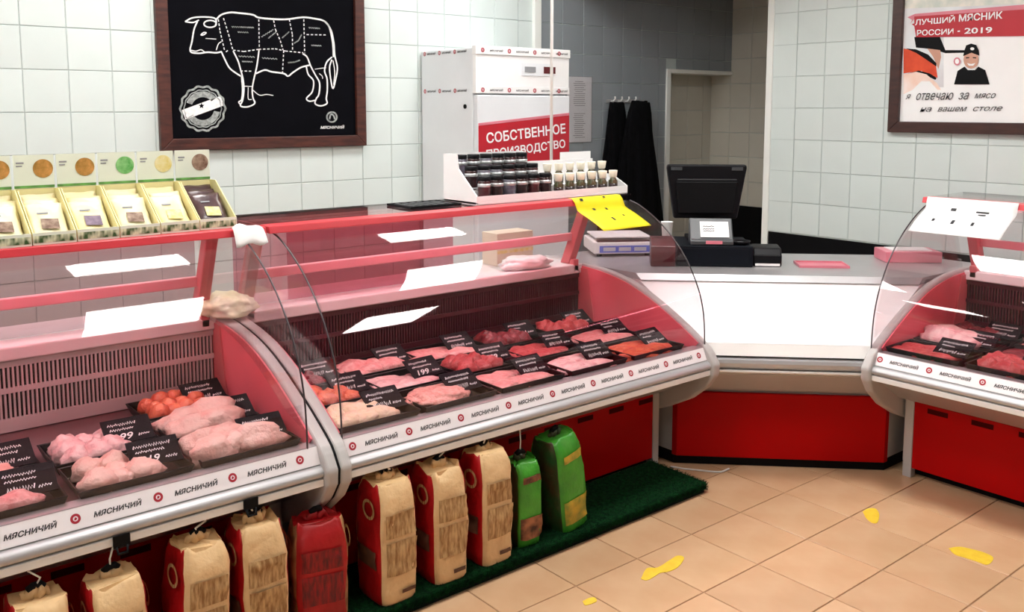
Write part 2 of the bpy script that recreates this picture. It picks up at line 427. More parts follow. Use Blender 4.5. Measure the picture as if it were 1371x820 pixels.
struct(MB().box(XL - .12, XL, YF, 5.0, 0, CEIL).build('wall_left', 'plaster'), 'plain pale wall')
struct(MB().box(XL, XR + .12, YF - .12, YF, 0, CEIL).build('wall_front', 'plaster'), 'plain pale wall on the customer side')
struct(MB().box(XL - .12, XREC + .12, YF - .12, 5.1, CEIL, CEIL + .12).build('ceiling', 'ceiling'), 'white ceiling')
struct(MB().box(4.22, XREC, YC + .02, YB, 2.58, CEIL).build('shade_box', 'plaster'), 'box added under the ceiling to shade the back wall')  # unseen box, added to keep panel light off the back wall
struct(MB().box(XR - .012, XR + .012, YC - .02, YC + .028, 0.0, CEIL).build('trim_1', 'white_trim', bevel=.004), 'white corner strip on the edge of the tiled wall')
struct(MB().box(4.13, 4.19, YB - .035, YB - .004, 0.0, CEIL).build('trim_2', 'white_trim', bevel=.004), 'white vertical duct on the back wall')
tn = MB()
tn.box(5.49, 5.535, YB - .02, 5.0, 0, 1.95); tn.box(5.535, XREC, YB - .02, 5.0, 1.92, 1.95)
struct(tn.build('trim_3', 'white_trim', bevel=.003), 'white frame round the niche')

# ceiling light panels: the grid whose mirror images show in the curved glass
for cx, cy in ((-0.35, 3.84), (1.47, 3.84), (3.28, 3.84), (-0.35, 2.28), (1.47, 2.28), (3.28, 2.28), (3.28, 0.80), (-1.6, 0.2)):
    if True:
        p = thing('ceiling_panel', 'square white light panel in the ceiling', 'ceiling light', (cx, cy, CEIL), group='ceiling light panels')
        f = MB()
        for (a, b, c, d) in ((-.3,.3,-.3,-.285),(-.3,.3,.285,.3),(-.3,-.285,-.285,.285),(.285,.3,-.285,.285)):
            f.box(a, b, c, d, -.012, 0)
        f.build('frame', 'white_trim', p)
        MB().box(-.285, .285, -.285, .285, -.008, 0).build('diffuser', 'panel_light', p)

# ================================================================== REFRIGERATED COUNTERS
# local frame: x along the counter (left to right for the customer), y back, z up; y = 0 at the label strip
LEN, PT = 1.875, 0.045
GLASS = catmull([(0.0,.600),(0.003,.68),(0.012,.76),(0.034,.84),(0.07,.915),(0.115,.985),(0.172,1.05),(0.24,1.11),(0.32,1.163),(0.40,1.203),(0.462,1.222)], 6)
ARCH = catmull([(-.035,.585),(0.0,.617),(.13,.695),(.31,.785),(.47,.842),(.64,.872),(.80,.882)], 4)
PANEL = [tuple(p) for p in ARCH] + [(1.07,.882),(1.07,.30),(.42,.235),(.33,.235),(.20,.285),(.07,.355),(-.02,.43),(-.062,.49),(-.066,.54)]
WORD = dict(w=.126, h=.0185)

def emblem_mesh():
    """red ring badge with a small meat-cut mark, lying in xy"""
    mb = MB(); n = 20
    for r0, r1, m in ((.0065, .0130, 0), (0.0, .0062, 1)):
        vs_ = []
        for j in range(n):
            a = 2*math.pi*j/n; vs_ += [(r0*math.cos(a), r0*math.sin(a), 0), (r1*math.cos(a), r1*math.sin(a), 0)]
        if r0: mb.add(vs_, [(2*j, 2*j+1, (2*j+3) % (2*n), (2*j+2) % (2*n)) for j in range(n)], m)
        else: mb.add([v for v in vs_[1::2]], [tuple(range(n))], m)
    mb.add([(-.004,-.003,.0003),(-.001,.0045,.0003),(.0045,.001,.0003),(.001,-.004,.0003)], [(0,3,2,1)], 2)
    return mb.mesh('emblem', ['ink_red', 'label_white', 'ink_red'], fix=False)
EMBLEM = emblem_mesh()
LETTERS = text_mesh('МЯСНИЧИЙ', WORD['w'], WORD['h'], 'ink', 0.25, 0.03)

def make_counter(loc, rotz, label, phase, doors, door_m, joint_strip=False, grille_m='grille_shaded', rail_end=.005, gends=(.012, .045)):
    t = thing('meat_counter', label, 'display counter', loc, (0, 0, rotz))
    L = LEN
    # end panels of moulded grey plastic with a red liner on the inside
    for k, (a, b, li) in enumerate(((.003, PT, (PT, PT + .006)), (L - PT, L - .003, (L - PT - .006, L - PT)))):
        ep = MB().prism(PANEL, a, b, 'x').build('end_panel', 'plastic_grey', t, bevel=.010, seg=3)
        lin = [tuple(p) for p in ARCH if p[0] > 0.02]
        lin = [(x_, z_ - .012) for x_, z_ in lin] + [(.80, .595), (.05, .595)]
        MB().prism(lin, li[0], li[1], 'x').build('liner', 'liner_red', t)
        MB().prism([(.67,.60),(.80,.60),(.80,.86),(.72,.86)], li[0] + (.006 if k == 0 else -.006), li[1] + (.006 if k == 0 else -.006), 'x').build('corner_trim', 'pink_post', t)
    if joint_strip:
        cy_, cz_ = .5, .57
        MB().prism([(cy_ + (y_ - cy_) * .992, cz_ + (z_ - cz_) * .985) for y_, z_ in PANEL], L - .003, L + .003, 'x').build('joint_shade', 'black', t)  # black strip that paints the shade in the gap between adjoining counters
    a, b = PT, L - PT
    # chilled tub
    MB().prism([(0.0,.488),(.045,.588),(.80,.588),(.80,.832),(1.055,.832),(1.055,.06),(.262,.06),(.262,.352),(.20,.365)], a, b, 'x').build('body', 'alu', t)
    MB().box(a, b, .30, 1.0, 0, .06).build('plinth', 'black', t)
    MB().prism([(.236,.045),(.262,.045),(.262,.352),(.236,.352)], .10, L - .10, 'x').build('front_panel', 'red_panel', t, bevel=.003)
    for k in range(9):
        u = .16 + k * .19
        MB().box(u, u + .09, .2345, .237, .315, .337).build('vent_slot', 'slot_red', t)
    for u in (.060, L - .100):
        MB().box(u, u + .040, .232, .275, 0.0, .36).build('leg', 'plastic_grey', t, bevel=.004)
    # bumper, white ledge and printed strip
    bp = catmull([(-.019,.551),(-.034,.546),(-.045,.534),(-.043,.520),(-.024,.512)], 4)
    MB().prism([(.05,.606),(.004,.606)] + [tuple(p) for p in bp] + [(.05,.50)], a, b, 'x', smooth=False).build('bumper', 'alu', t)
    MB().prism([(-.043,.5125),(-.043,.490),(-.03,.486),(.03,.486),(.03,.5125)], a, b, 'x').build('ledge', 'white_metal', t, bevel=.002)
    p0, p1 = Vector((0.002, .6045)), Vector((-.0205, .5535)); d = (p1 - p0).normalized(); n = Vector((d.y, -d.x))
    n = n if n.x < 0 else -n
    q0, q1 = p0 + n*.0015, p1 + n*.0015
    st = MB().prism([tuple(p0), tuple(q0), tuple(q1), tuple(p1)], a, b, 'x').build('label_strip', 'label_white', t)
    tilt = math.atan2(-n.y if False else n.y, -n.x)        # strip leans back
    mid = (p0 + p1) / 2 + n * .0022
    u = phase; k = 0
    while u < b - .02:
        if u > a + .015: put('emblem', EMBLEM, st, (u, mid.x, mid.y), (R(90) - tilt, 0, 0))
        if a + .01 < u + .107 - .062 and u + .107 + .062 < b: put('lettering', LETTERS, st, (u + .107, mid.x, mid.y), (R(90) - tilt, 0, 0))
        u += .214
    # deck, rear grille, rear ledge
    MB().box(a + .006, b - .006, .03, .79, .588, .592).build('deck', 'deck_steel', t)
    MB().box(a + .006, b - .006, .788, .80, .595, .832).build('back_plate', 'slot_black', t)
    g = MB(); u = a + .02
    while u < b - .02:
        g.box(u, u + .006, .778, .788, .640, .725); g.box(u, u + .006, .778, .788, .742, .812); u += .0135
    for z0, z1 in ((.596, .640), (.725, .742), (.812, .832)): g.box(a + .006, b - .006, .776, .788, z0, z1)
    gr = g.build('vent_grille', grille_m, t); gr['kind'] = 'stuff'
    MB().box(a, b, .765, 1.10, .834, .880).build('worktop', 'white_gloss', t, bevel=.006)
    # top: posts, cross rail, red front rail, shelf, lamp
    for u in (a + .02, b - .065):
        MB().prism([(.80,.880),(.86,.880),(.705,1.226),(.655,1.226)], u, u + .045, 'x').build('post', 'pink_post', t, bevel=.004)
        MB().box(u + .005, u + .040, .765, .80, .845, .905).build('post_foot', 'pink_post', t, bevel=.005)
    MB().box(a + .03, b - .03, .775, .80, 1.000, 1.038).build('cross_rail', 'rail_pink', t, bevel=.004)
    MB().prism([(.400,1.2245),(.470,1.2245),(.480,1.250),(.408,1.250)], .005, L - rail_end, 'x').build('top_rail', 'red_paint', t, bevel=.003)
    MB().box(.005, L - .005, .4815, .80, 1.241, 1.2495).build('top_shelf', 'glass_side', t)
    MB().box(.005, L - .005, .8005, .805, 1.240, 1.2500).build('shelf_edge', 'dark_edge', t)
    MB().box(.02, L - .02, .640, .705, 1.226, 1.2405).build('shelf_bearer', 'pink_post', t)
    MB().tube([(a + .20, .60, 1.2165), (b - .20, .60, 1.2165)], .010, 10).build('lamp_tube', 'pink_tube', t)
    MB().box(a + .08, b - .08, .575, .625, 1.2270, 1.2400).build('lamp_holder', 'pink_post', t)
    MB().box(a + .08, b - .08, .628, .634, 1.200, 1.232).build('spill_blocker', 'pink_post', t)  # added strip, keeps the pink lamp light off the wall behind
    for u0_, u1_, v_ in doors:
        MB().box(u0_, u1_, v_, v_ + .005, .882, 1.232).build('rear_door', door_m, t)
    # curved front glass with dark polished ends, and the side panes
    th = .005; out = []; inn = []
    for i, p in enumerate(GLASS):
        tg = (GLASS[min(i+1, len(GLASS)-1)] - GLASS[max(i-1, 0)]).normalized(); nn = Vector((tg.y, -tg.x))
        out.append(p - nn * 0.0 if False else p); inn.append(p + nn * th)
    gl = MB(); k = len(out); u0, u1 = gends[0], L - gends[1]
    vs_ = [(u0, *p) for p in out] + [(u1, *p) for p in out] + [(u0, *p) for p in inn] + [(u1, *p) for p in inn]
    gl.add(vs_, [(i, i+1, k+i+1, k+i) for i in range(k-1)] + [(2*k+i, 3*k+i, 3*k+i+1, 2*k+i+1) for i in range(k-1)], 0, True)
    gl.build('front_glass', 'glass', t)
    for u in (u0, u1):
        MB().tube([(u, *(a_ * .5 + b_ * .5)) for a_, b_ in zip(out, inn)], .0032, 6).build('glass_edge', 'dark_edge', t)
    side = [tuple(p) for p in inn if p.y > .66] + [(.66, 1.224), (.80, .89)] + [(x_, z_ + .004) for x_, z_ in [tuple(p) for p in ARCH][::-1] if x_ > .12]
    for u in (u0 + .008, u1 - .012):
        MB().prism(side, u, u + .004, 'x').build('side_glass', 'glass_side', t)
    return t

YS = 2.53          # label strip plane of the long run
make_counter((1.345 - LEN, YS, 0), 0, 'glass-fronted meat counter with snack boxes on its top shelf', .055, ((.07, .95, .872), (.93, 1.80, .882)), 'door_smoke', True, 'grille_light', gends=(.045, .075))
make_counter((1.345, YS, 0), 0, 'glass-fronted meat counter with spice jars and a yellow sheet on top', .075, ((.07, .95, .872), (.30, 1.12, .882)), 'door_rose', rail_end=.165, gends=(.045, .032))
make_counter((3.69, 2.045, 0), R(-90), 'glass-fronted meat counter with a white notice sheet on its glass', .062, ((.60, 1.25, .872), (1.0, 1.80, .882)), 'door_rose')

# ------------------------------------------------------------------ corner counter between the two runs
S2 = math.sqrt(2)
ct = thing('corner_counter', 'white and red corner counter that carries the till', 'counter', (3.6, 2.6, 0))
XA, YA = 3.224, 2.049       # end planes of the neighbours
def diag(s_, inset=0.0):    # the two ends of the diagonal x + y = s between the end planes
    return (XA + inset, s_ - XA - inset), (s_ - YA - inset, YA + inset)
def wedge(mb, s0, s1, z0a, z0b, z1a, z1b, inset=0.0):
    """block between diagonals s0 (front) and s1 (back) with heights z0a..z0b at the front and z1a..z1b at the back"""
    A, B = diag(s0, inset); C_, D = diag(s1, inset)
    vs_ = [(*A, z0a), (*B, z0a), (*D, z1a), (*C_, z1a), (*A, z0b), (*B, z0b), (*D, z1b), (*C_, z1b)]
    return mb.add(vs_, [(0,3,2,1),(4,5,6,7),(0,1,5,4),(1,2,6,5),(2,3,7,6),(3,0,4,7)])
def cpart(mb, name, m, bevel=0.0): return mb.build(name, m, ct, bevel=bevel, world=True)
cpart(wedge(MB(), 5.945, 5.975, .045, .352, .045, .352, .006), 'front_panel', 'red_panel', .003)
cpart(wedge(MB(), 5.985, 6.60, 0, .06, 0, .06, .02), 'plinth', 'black')
cpart(wedge(MB(), 5.977, 6.75, .06, .50, .06, .50, .01), 'body', 'plastic_grey')
cpart(wedge(MB(), 5.80, 5.976, .470, .494, .355, .50, .004), 'apron', 'plastic_grey')
cpart(wedge(MB(), 5.745, 5.80, .490, .500, .475, .500, .0), 'ledge', 'white_metal', .002)
def diag_extrude(prof, name, m, inset=0.0, smooth=False):
    """prof: closed list of (s, z) with s the diagonal coordinate"""
    mb = MB(); n = len(prof)
    L_ = [(*diag(s_, inset)[0], z) for s_, z in prof]; R_ = [(*diag(s_, inset)[1], z) for s_, z in prof]
    mb.add(L_ + R_, [(i, (i+1) % n, n + (i+1) % n, n + i) for i in range(n)], 0, smooth)
    mb.f += [list(range(n))[::-1], list(range(n, 2*n))]; mb.m += [0, 0]; mb.s += [False, False]
    return cpart(mb, name, m)
diag_extrude([(5.80,.505),(5.752,.507),(5.738,.517),(5.735,.532),(5.742,.547),(5.762,.553),(5.80,.553)], 'bumper', 'alu')
diag_extrude([(5.79,.553),(5.79,.561),(6.0,.561),(6.0,.553)], 'shadow_gap', 'dark_edge')
diag_extrude([(5.755,.563),(5.790,.612),(5.84,.612),(5.84,.563)], 'lower_fascia', 'white_metal')
diag_extrude([(5.792,.614),(6.185,.840),(6.75,.840),(6.75,.50),(5.81,.50),(5.81,.60)], 'sloped_front', 'white_gloss')
diag_extrude([(6.170,.842),(6.205,.870),(6.215,.870),(6.215,.842)], 'worktop_edge', 'alu')
wtp = [(XA + .002, 6.215 - XA - .002), (6.215 - YA - .002, YA + .002), (4.76, YA + .002), (4.76, 2.40), (3.53, 3.63), (XA + .002, 3.63)]
cpart(MB().prism(wtp, .842, .870, 'z'), 'worktop', 'steel', .002)
bk = [(3.30, 3.36), (4.46, 2.12), (4.70, 2.12), (4.70, 2.36), (3.50, 3.56), (3.30, 3.56)]
cpart(MB().prism(bk, 0.0, .842, 'z'), 'rear_cabinet', 'plastic_grey')

# ================================================================== MEAT, TRAYS AND PRICE CARDS
def lump(seed, sub=3, sx=1, sy=1, sz=.5, amp=.25, fr=1.6, flat=True):
    bm = bmesh.new(); bmesh.ops.create_icosphere(bm, subdivisions=sub, radius=1)
    off = Vector((seed * 7.3, seed * 3.1, seed * 1.7))
    for v in bm.verts:
        d = v.co.normalized(); k = 1 + amp * noise.noise(d * fr + off) + amp * .55 * noise.noise(d * fr * 2.7 + off) + amp * .2 * noise.noise(d * fr * 6 + off)
        p = d * k; z = p.z * sz
        if flat and z < -sz * .45: z = -sz * .45 + (z + sz * .45) * .12
        v.co = Vector((p.x * sx, p.y * sy, z + sz * .45 + (sz*.06 if flat else 0)))
    z0 = min(v.co.z for v in bm.verts)
    for v in bm.verts: v.co.z -= z0
    me = bpy.data.meshes.new('meat'); bm.to_mesh(me); bm.free()
    for p in me.polygons: p.use_smooth = True
    return me
BASE = {'chunk': [lump(s_, sx=.040, sy=.034, sz=.030, amp=.30) for s_ in range(1, 5)],
        'slab': [lump(s_, sx=.075, sy=.045, sz=.018, amp=.28, fr=1.4) for s_ in range(11, 15)],
        'fillet': [lump(s_, sx=.070, sy=.036, sz=.028, amp=.22, fr=1.2) for s_ in range(21, 25)],
        'ball': [lump(s_, sx=.030, sy=.030, sz=.030, amp=.10) for s_ in range(31, 34)],
        'mound': [lump(s_, sub=4, sx=.115, sy=.080, sz=.030, amp=.20, fr=3.0) for s_ in range(41, 44)],
        'leg': [lump(s_, sx=.080, sy=.040, sz=.040, amp=.35, fr=1.1) for s_ in range(51, 55)]}
_mc = {}
def meat_mesh(kind, i, m):
    k = (kind, i % len(BASE[kind]), m)
    if k not in _mc:
        me = BASE[kind][k[1]].copy(); me.materials.append(MATS[m]); _mc[k] = me
    return _mc[k]
TRW, TRD, TRH = .318, .222, .036
def tray_mesh():
    a, b, h, t_ = TRW/2, TRD/2, TRH, .004; i = .014
    o_ = [(-a+i,-b+i),(a-i,-b+i),(a-i,b-i),(-a+i,b-i)]; T_ = [(-a,-b),(a,-b),(a,b),(-a,b)]
    vs_ = [(*p,0) for p in o_] + [(*p,h) for p in T_] + [(p[0]*(1-2*t_/TRW*1.6), p[1]*(1-2*t_/TRD*1.6), h) for p in T_] + [(p[0]*.985, p[1]*.985, t_) for p in o_]
    fs = [(0,3,2,1)] + [(j,(j+1)%4,4+(j+1)%4,4+j) for j in range(4)] + [(4+j,4+(j+1)%4,8+(j+1)%4,8+j) for j in range(4)] + \
         [(8+j,8+(j+1)%4,12+(j+1)%4,12+j) for j in range(4)] + [(12,13,14,15)]
    return MB().add(vs_, fs).mesh('tray', 'tray_black', bevel=.002, seg=1)
TRAY = tray_mesh()
def card_mesh(i, price):
    return MB().box(-.072, .072, -.003, 0, 0, .098).mesh('price_card', 'card_black')
CARD = card_mesh(0, '')
def scribble(mb, x0, x1, z, amp, seed):
    r_ = random.Random(seed); pts = []; x = x0; n = int((x1 - x0) / .0035)
    for i in range(n + 1):
        pts.append((x0 + (x1 - x0) * i / n, z + amp * (1 if i % 2 else -1) * r_.uniform(.3, 1)))
    mb.ribbon(pts, .0034, lambda a, b: (a, -.0036, b))
SCR = {}
def scr_mesh(seed):
    if seed not in SCR:
        mb = MB(); r_ = random.Random(seed)
        scribble(mb, -.055, r_.uniform(.02, .054), .074, .0065, seed)
        scribble(mb, -.052, r_.uniform(-.01, .04), .054, .005, seed + 50)
        scribble(mb, .026, .058, .022, .006, seed + 90)
        if seed >= 20: scribble(mb, -.050, .018, .024, .012, seed + 130)
        SCR[seed] = mb.mesh('handwriting', 'chalk', fix=False)
    return SCR[seed]
seed_ = [100]
COUNTERS = {1: ((1.345 - LEN, YS), 0), 2: ((1.345, YS), 0), 3: ((3.69, 2.045), R(-90))}
def fill_tray(c, u, v, kind, m, n, place, what, price, card=True, cpos=(.080, -.03), crot=-58, group=None):
    """one tray with its pieces and card; (u, v) = centre in the counter's own frame"""
    (ox, oy), rz = COUNTERS[c]; cs, sn = math.cos(rz), math.sin(rz)
    def W(a, b): return (ox + a*cs - b*sn, oy + a*sn + b*cs)
    z = .592; x, y = W(u, v)
    t = put('meat_tray', TRAY, None, (x, y, z), (0, 0, rz)); tag(t, 'black tray of %s, %s' % (what, place), 'tray')
    seed_[0] += 1; r_ = random.Random(seed_[0]); n = {1: 1, 2: 4, 3: 5, 4: 6, 5: 7}.get(n, n + 2)
    spots = []
    if kind == 'mound': spots = [(-.03, 0, .1)]
    else:
        cols = max(1, round(math.sqrt(n * 1.3))); rows = math.ceil(n / cols)
        x0, x1 = -TRW/2 + .040, (.062 if card else TRW/2 - .05); y0, y1 = -TRD/2 + .028, TRD/2 - .030
        for k in range(n):
            i, j = k % cols, k // cols
            px_ = x0 + (x1 - x0) * (i + .5) / cols + r_.uniform(-.008, .008); py_ = y0 + (y1 - y0) * ((j + .5) / rows) + r_.uniform(-.006, .006)
            spots.append((px_, py_, r_.uniform(-.5, .5)))
    for k, (a, b, ro) in enumerate(spots):
        gx, gy = W(u + a, v + b)
        s_ = r_.uniform(1.05, 1.32) if kind != 'mound' else 1.15
        o = put('meat_piece', meat_mesh(kind, k + seed_[0], m), None, (gx, gy, z + .0045), (0, 0, rz + ro), (s_, s_, s_ * r_.uniform(.95, 1.15)))
        tag(o, '%s, %s' % (what, place), 'meat', (what + ' ' + place) if len(spots) > 1 else None)
    if card:
        if price not in ('199', '219', '389'): price = ''
        gx, gy = W(u + cpos[0], v + cpos[1])
        cd = put('price_card', CARD, None, (gx, gy, z + .030), (R(crot), 0, rz + r_.uniform(-.08, .08)))
        tag(cd, 'black price card by the %s, %s' % (what, place), 'price card')
        put('handwriting', scr_mesh(seed_[0] % 9 + (0 if price else 20)), cd)
        if price: put('price', text_mesh(price, .058, .026, 'chalk', .3, .012), cd, (-.018, -.0037, .024), FR)

CU = [.232 - .166 + .166, .567, .905, 1.255, 1.610]     # tray columns
RV = [.148, .388, .628]                                 # tray rows: front, middle, rear
LT = 'in the spice-jar counter'
spec2 = [
 [('fillet','chicken_yellow',4,'yellowish chicken pieces','239'),('mound','mince_pink',1,'pink minced meat','249'),('slab','meat_pink',4,'pink pork chops','319'),('slab','meat_fat',4,'fat-streaked pork pieces','329'),('slab','meat_orange',4,'orange-red marinated chops','359')],
 [('chunk','meat_orange',8,'orange-red marinated chunks','289'),('slab','meat_fat',5,'white and pink fat slabs','199'),('chunk','meat_red',7,'deep red stewing chunks','389'),('slab','meat_red',4,'dark red beef slices','419'),('slab','meat_pink',4,'long pink pork slices','299')],
 [('chunk','meat_dark',6,'near-black liver pieces','159'),('fillet','meat_pink',5,'rosy pork fillets','369'),('slab','meat_pink',3,'broad pink pork slabs','279'),('chunk','meat_dark',5,'dark heart pieces','189'),('chunk','meat_red',5,'small red beef cubes','399')]]
rown = ['front row', 'middle row', 'rear row']; coln = ['at the counter joint', 'second from the joint', 'third from the joint', 'fourth from the joint', 'at the scale end']
for r_i, row in enumerate(spec2):
    for c_i, (k, m, n, what, pr) in enumerate(row):
        fill_tray(2, CU[c_i] - .02 + .0, RV[r_i], k, m, n, '%s %s' % (rown[r_i], coln[c_i]), what, pr)
spec1 = [
 (0, 1.640, 'leg', 'chicken_pale', 3, 'pale chicken legs', '389', 'front row under the joint'),
 (0, 1.305, 'chunk', 'chicken_pale', 6, 'pale chicken cutlets', '219', 'front row by the chicken legs'),
 (0, .965, 'fillet', 'meat_pink', 4, 'rosy chicken fillets', '259', 'front row by the chicken cutlets'),
 (1, 1.640, 'leg', 'chicken_pale', 2, 'large pale chicken halves', '209', 'middle row under the joint'),
 (1, 1.305, 'chunk', 'meat_fat', 7, 'whitish pink poultry pieces', '199', 'middle row by the halves'),
 (1, .965, 'mound', 'mince_pink', 1, 'pale chicken mince', '179', 'middle row by the poultry pieces'),
 (2, 1.640, 'ball', 'meat_orange', 10, 'orange-red meatballs', '269', 'rear row before the grille')]
for r_i, u, k, m, n, what, pr, pl in spec1: fill_tray(1, u, RV[r_i], k, m, n, pl + ', snack-box counter', what, pr)
spec3 = [
 (0, .215, 'slab', 'meat_red', 4, 'red beef steaks', '449'), (0, .552, 'chunk', 'meat_red', 6, 'red goulash chunks', '379'), (0, .890, 'slab', 'meat_pink', 4, 'pink neck slices', '339'),
 (1, .215, 'leg', 'meat_fat', 2, 'pale bone-in joints', '229'), (1, .552, 'slab', 'meat_dark', 4, 'dark red slices', '429'), (1, .890, 'chunk', 'meat_orange', 6, 'orange kebab chunks', '349'),
 (2, .215, 'chunk', 'meat_dark', 5, 'dark offal pieces', '149'), (2, .552, 'slab', 'meat_pink', 3, 'pale pink brisket slabs', '309'), (2, .890, 'slab', 'meat_red', 4, 'rump slices', '459')]
for r_i, u, k, m, n, what, pr in spec3:
    fill_tray(3, u, RV[r_i], k, m, n, '%s of the notice-sheet counter' % rown[r_i], what, pr)

# ================================================================== BACK WALL: board, fridge, notice, coats
def w_at(py_, y): return lambda a, b: ony(a, b, y)
bd = thing('chalkboard', 'black board with a chalk drawing of a cow and its cuts, brown wooden frame', 'board', (2.22, YB - .005, 1.43))
X0, X1, Z0, Z1 = 1.622, 2.820, 1.432, 2.45; FWD = .062
def bpart(mb, n, m, bv=0.0, fix=True): return mb.build(n, m, bd, bevel=bv, fix=fix, world=True)
yF, yB_ = YB - .040, YB - .006
bpart(MB().prism([(X0,Z0),(X1,Z0),(X1-FWD,Z0+FWD),(X0+FWD,Z0+FWD)], yF, yB_, 'y'), 'frame_rail', 'wood', .004)
bpart(MB().prism([(X0,Z1),(X1,Z1),(X1-FWD,Z1-FWD),(X0+FWD,Z1-FWD)], yF, yB_, 'y'), 'frame_rail', 'wood', .004)
bpart(MB().prism([(X0,Z0),(X0+FWD,Z0+FWD),(X0+FWD,Z1-FWD),(X0,Z1)], yF, yB_, 'y'), 'frame_rail', 'wood', .004)
bpart(MB().prism([(X1,Z0),(X1-FWD,Z0+FWD),(X1-FWD,Z1-FWD),(X1,Z1)], yF, yB_, 'y'), 'frame_rail', 'wood', .004)
bpart(MB().box(X0+.03, X1-.03, YB-.018, yB_, Z0+.03, Z1-.03), 'slate', 'chalkboard')
yC = YB - .0195
def cow(p): return (220 + p[0] / 4.316, p[1] / 4.316)         # drawing coordinates -> photo pixels
def stroke(mb, pts, wd=1.6, smooth=True):
    q = [Vector(cow(p)) for p in pts]
    if smooth and len(q) > 2: q = catmull(q, 5)
    mb.ribbon(q, wd, lambda a, b: ony(a, b, yC))
def dashes(mb, pts, wd=1.3, on=3.2, off=2.4):
    q = [Vector(cow(p)) for p in pts]
    for a, b in zip(q[:-1], q[1:]):
        L_ = (b - a).length; t_ = 0; d = (b - a) / L_
        while t_ < L_:
            mb.ribbon([a + d*t_, a + d*min(L_, t_ + on)], wd, lambda x, y: ony(x, y, yC)); t_ += on + off
cw = MB()
stroke(cw, [(300,112),(330,85),(380,72),(430,75),(510,85),(540,100),(600,108),(700,112),(800,100),(870,108),(920,120),(950,150),(965,200),(975,260),(978,330)], 2.2)
stroke(cw, [(925,122),(962,170),(980,250),(985,320),(1000,390),(992,450),(975,512),(962,460),(955,390),(968,345)], 1.8)
stroke(cw, [(975,350),(985,420),(978,490)], 1.2)
stroke(cw, [(968,330),(938,360),(926,410),(940,455),(942,520),(936,570),(940,598),(905,612),(872,600),(878,570),(893,545),(897,480),(872,432),(845,380),(825,330),(800,310)], 1.9)
stroke(cw, [(820,385),(832,430),(862,468),(855,530),(822,568),(838,585),(872,580)], 1.8)
stroke(cw, [(842,376),(790,390),(745,418),(715,440),(690,425),(620,415),(580,405),(530,425)], 2.0)
stroke(cw, [(548,285),(535,380),(515,470),(508,520),(512,565),(522,598),(480,618),(440,612),(452,580),(460,520),(455,460),(440,400),(425,350),(398,295)], 1.9)
stroke(cw, [(446,440),(452,520),(446,575),(430,590),(440,604)], 1.7)
stroke(cw, [(460,498),(510,500)], 1.0); stroke(cw, [(485,505),(485,570),(505,575)], 1.0)
stroke(cw, [(330,300),(352,348),(376,392),(410,420),(442,440)], 2.0)
stroke(cw, [(332,298),(300,305),(250,302),(195,308),(150,296),(160,240),(172,170),(192,122)], 2.0)
stroke(cw, [(152,290),(182,296),(212,288),(235,302)], 1.3)
stroke(cw, [(120,125),(160,104),(220,98),(285,103),(300,122),(296,146)], 1.9)
stroke(cw, [(120,125),(165,130),(200,116)], 1.7)
stroke(cw, [(265 + 36*math.cos(a*.524), 138 + 20*math.sin(a*.524)) for a in range(13)], 1.8)
stroke(cw, [(210,202),(228,188),(242,190),(225,202),(210,202)], 1.5)
stroke(cw, [(238,222),(300,226)], 1.0); stroke(cw, [(300,290),(312,255),(330,240)], 1.2)
stroke(cw, [(510,520),(550,550),(590,546),(630,552)], 1.1)
stroke(cw, [(870,400),(905,395),(935,392)], 1.0); stroke(cw, [(895,425),(912,440),(915,455)], 1.0)
bpart(cw, 'cow_outline', 'chalk', fix=False)
dc = MB()
for pl in ([(312,112),(322,180),(348,292)], [(342,105),(372,200),(396,290)], [(546,112),(549,290)], [(632,118),(642,170),(670,235),(686,290)],
           [(722,112),(740,200),(741,290)], [(806,112),(811,308)], [(398,290),(460,298),(546,285),(640,282),(700,295),(802,305)],
           [(690,292),(683,420)], [(822,200),(938,202)], [(356,300),(375,285)], [(440,410),(512,412)]):
    dashes(dc, pl)
bpart(dc, 'cut_lines', 'chalk', fix=False)
nm = MB()
for pl in ([(390,155),(455,157),(522,160)], [(425,185),(490,188)], [(835,160),(905,165)], [(850,262),(912,265)], [(430,325),(530,330)], [(450,355),(515,358)],
           [(565,335),(660,342)], [(715,362),(750,360),(787,347)], [(560,214),(638,166)], [(600,222),(652,180)], [(680,220),(726,180)], [(750,250),(775,235),(796,195)]):
    q = []
    for a, b in zip(pl[:-1], pl[1:]):
        n_ = 12
        for i in range(n_): q.append((a[0] + (b[0]-a[0])*i/n_, a[1] + (b[1]-a[1])*i/n_ + (3 if i % 2 else -3)))
    stroke(nm, q, 1.2, False)
bpart(nm, 'cut_names', 'chalk_grey', fix=False)
sp = MB(); scx, scy = 222, 628
def ring(mb, r0, r1, amp=0, n=72, a0=0, a1=2*math.pi):
    vs_ = []
    for j in range(n + 1):
        a = a0 + (a1 - a0) * j / n; k = 1 + amp * math.cos(14 * a)
        for r in (r0, r1):
            p = cow((scx + r*k*math.cos(a), scy + r*k*math.sin(a))); vs_.append(ony(*p, yC))
    mb.add(vs_, [(2*j, 2*j+1, 2*j+3, 2*j+2) for j in range(n)])
ring(sp, 121, 133, .035); ring(sp, 104, 110, .02); ring(sp, 66, 100, 0, 40, 3.5, 5.6); ring(sp, 66, 100, 0, 40, .2, 2.6)
bpart(sp, 'stamp', 'chalk_grey', fix=False)
sb = MB()
stroke(sb, [(112,664),(335,582)], 13.5, False)
bpart(sb, 'stamp_band', 'chalk', fix=False)
st_ = MB(); yC -= .0006
pts = [cow((215 + (18 if i % 2 == 0 else 8)*math.cos(i*math.pi/5 - 1.57), 612 + (18 if i % 2 == 0 else 8)*math.sin(i*math.pi/5 - 1.57))) for i in range(10)]
st_.add([ony(*p, yC) for p in pts], [tuple(range(10))]); bpart(st_, 'stamp_star', 'chalkboard', fix=False)
eb = MB(); scx, scy = 968, 677
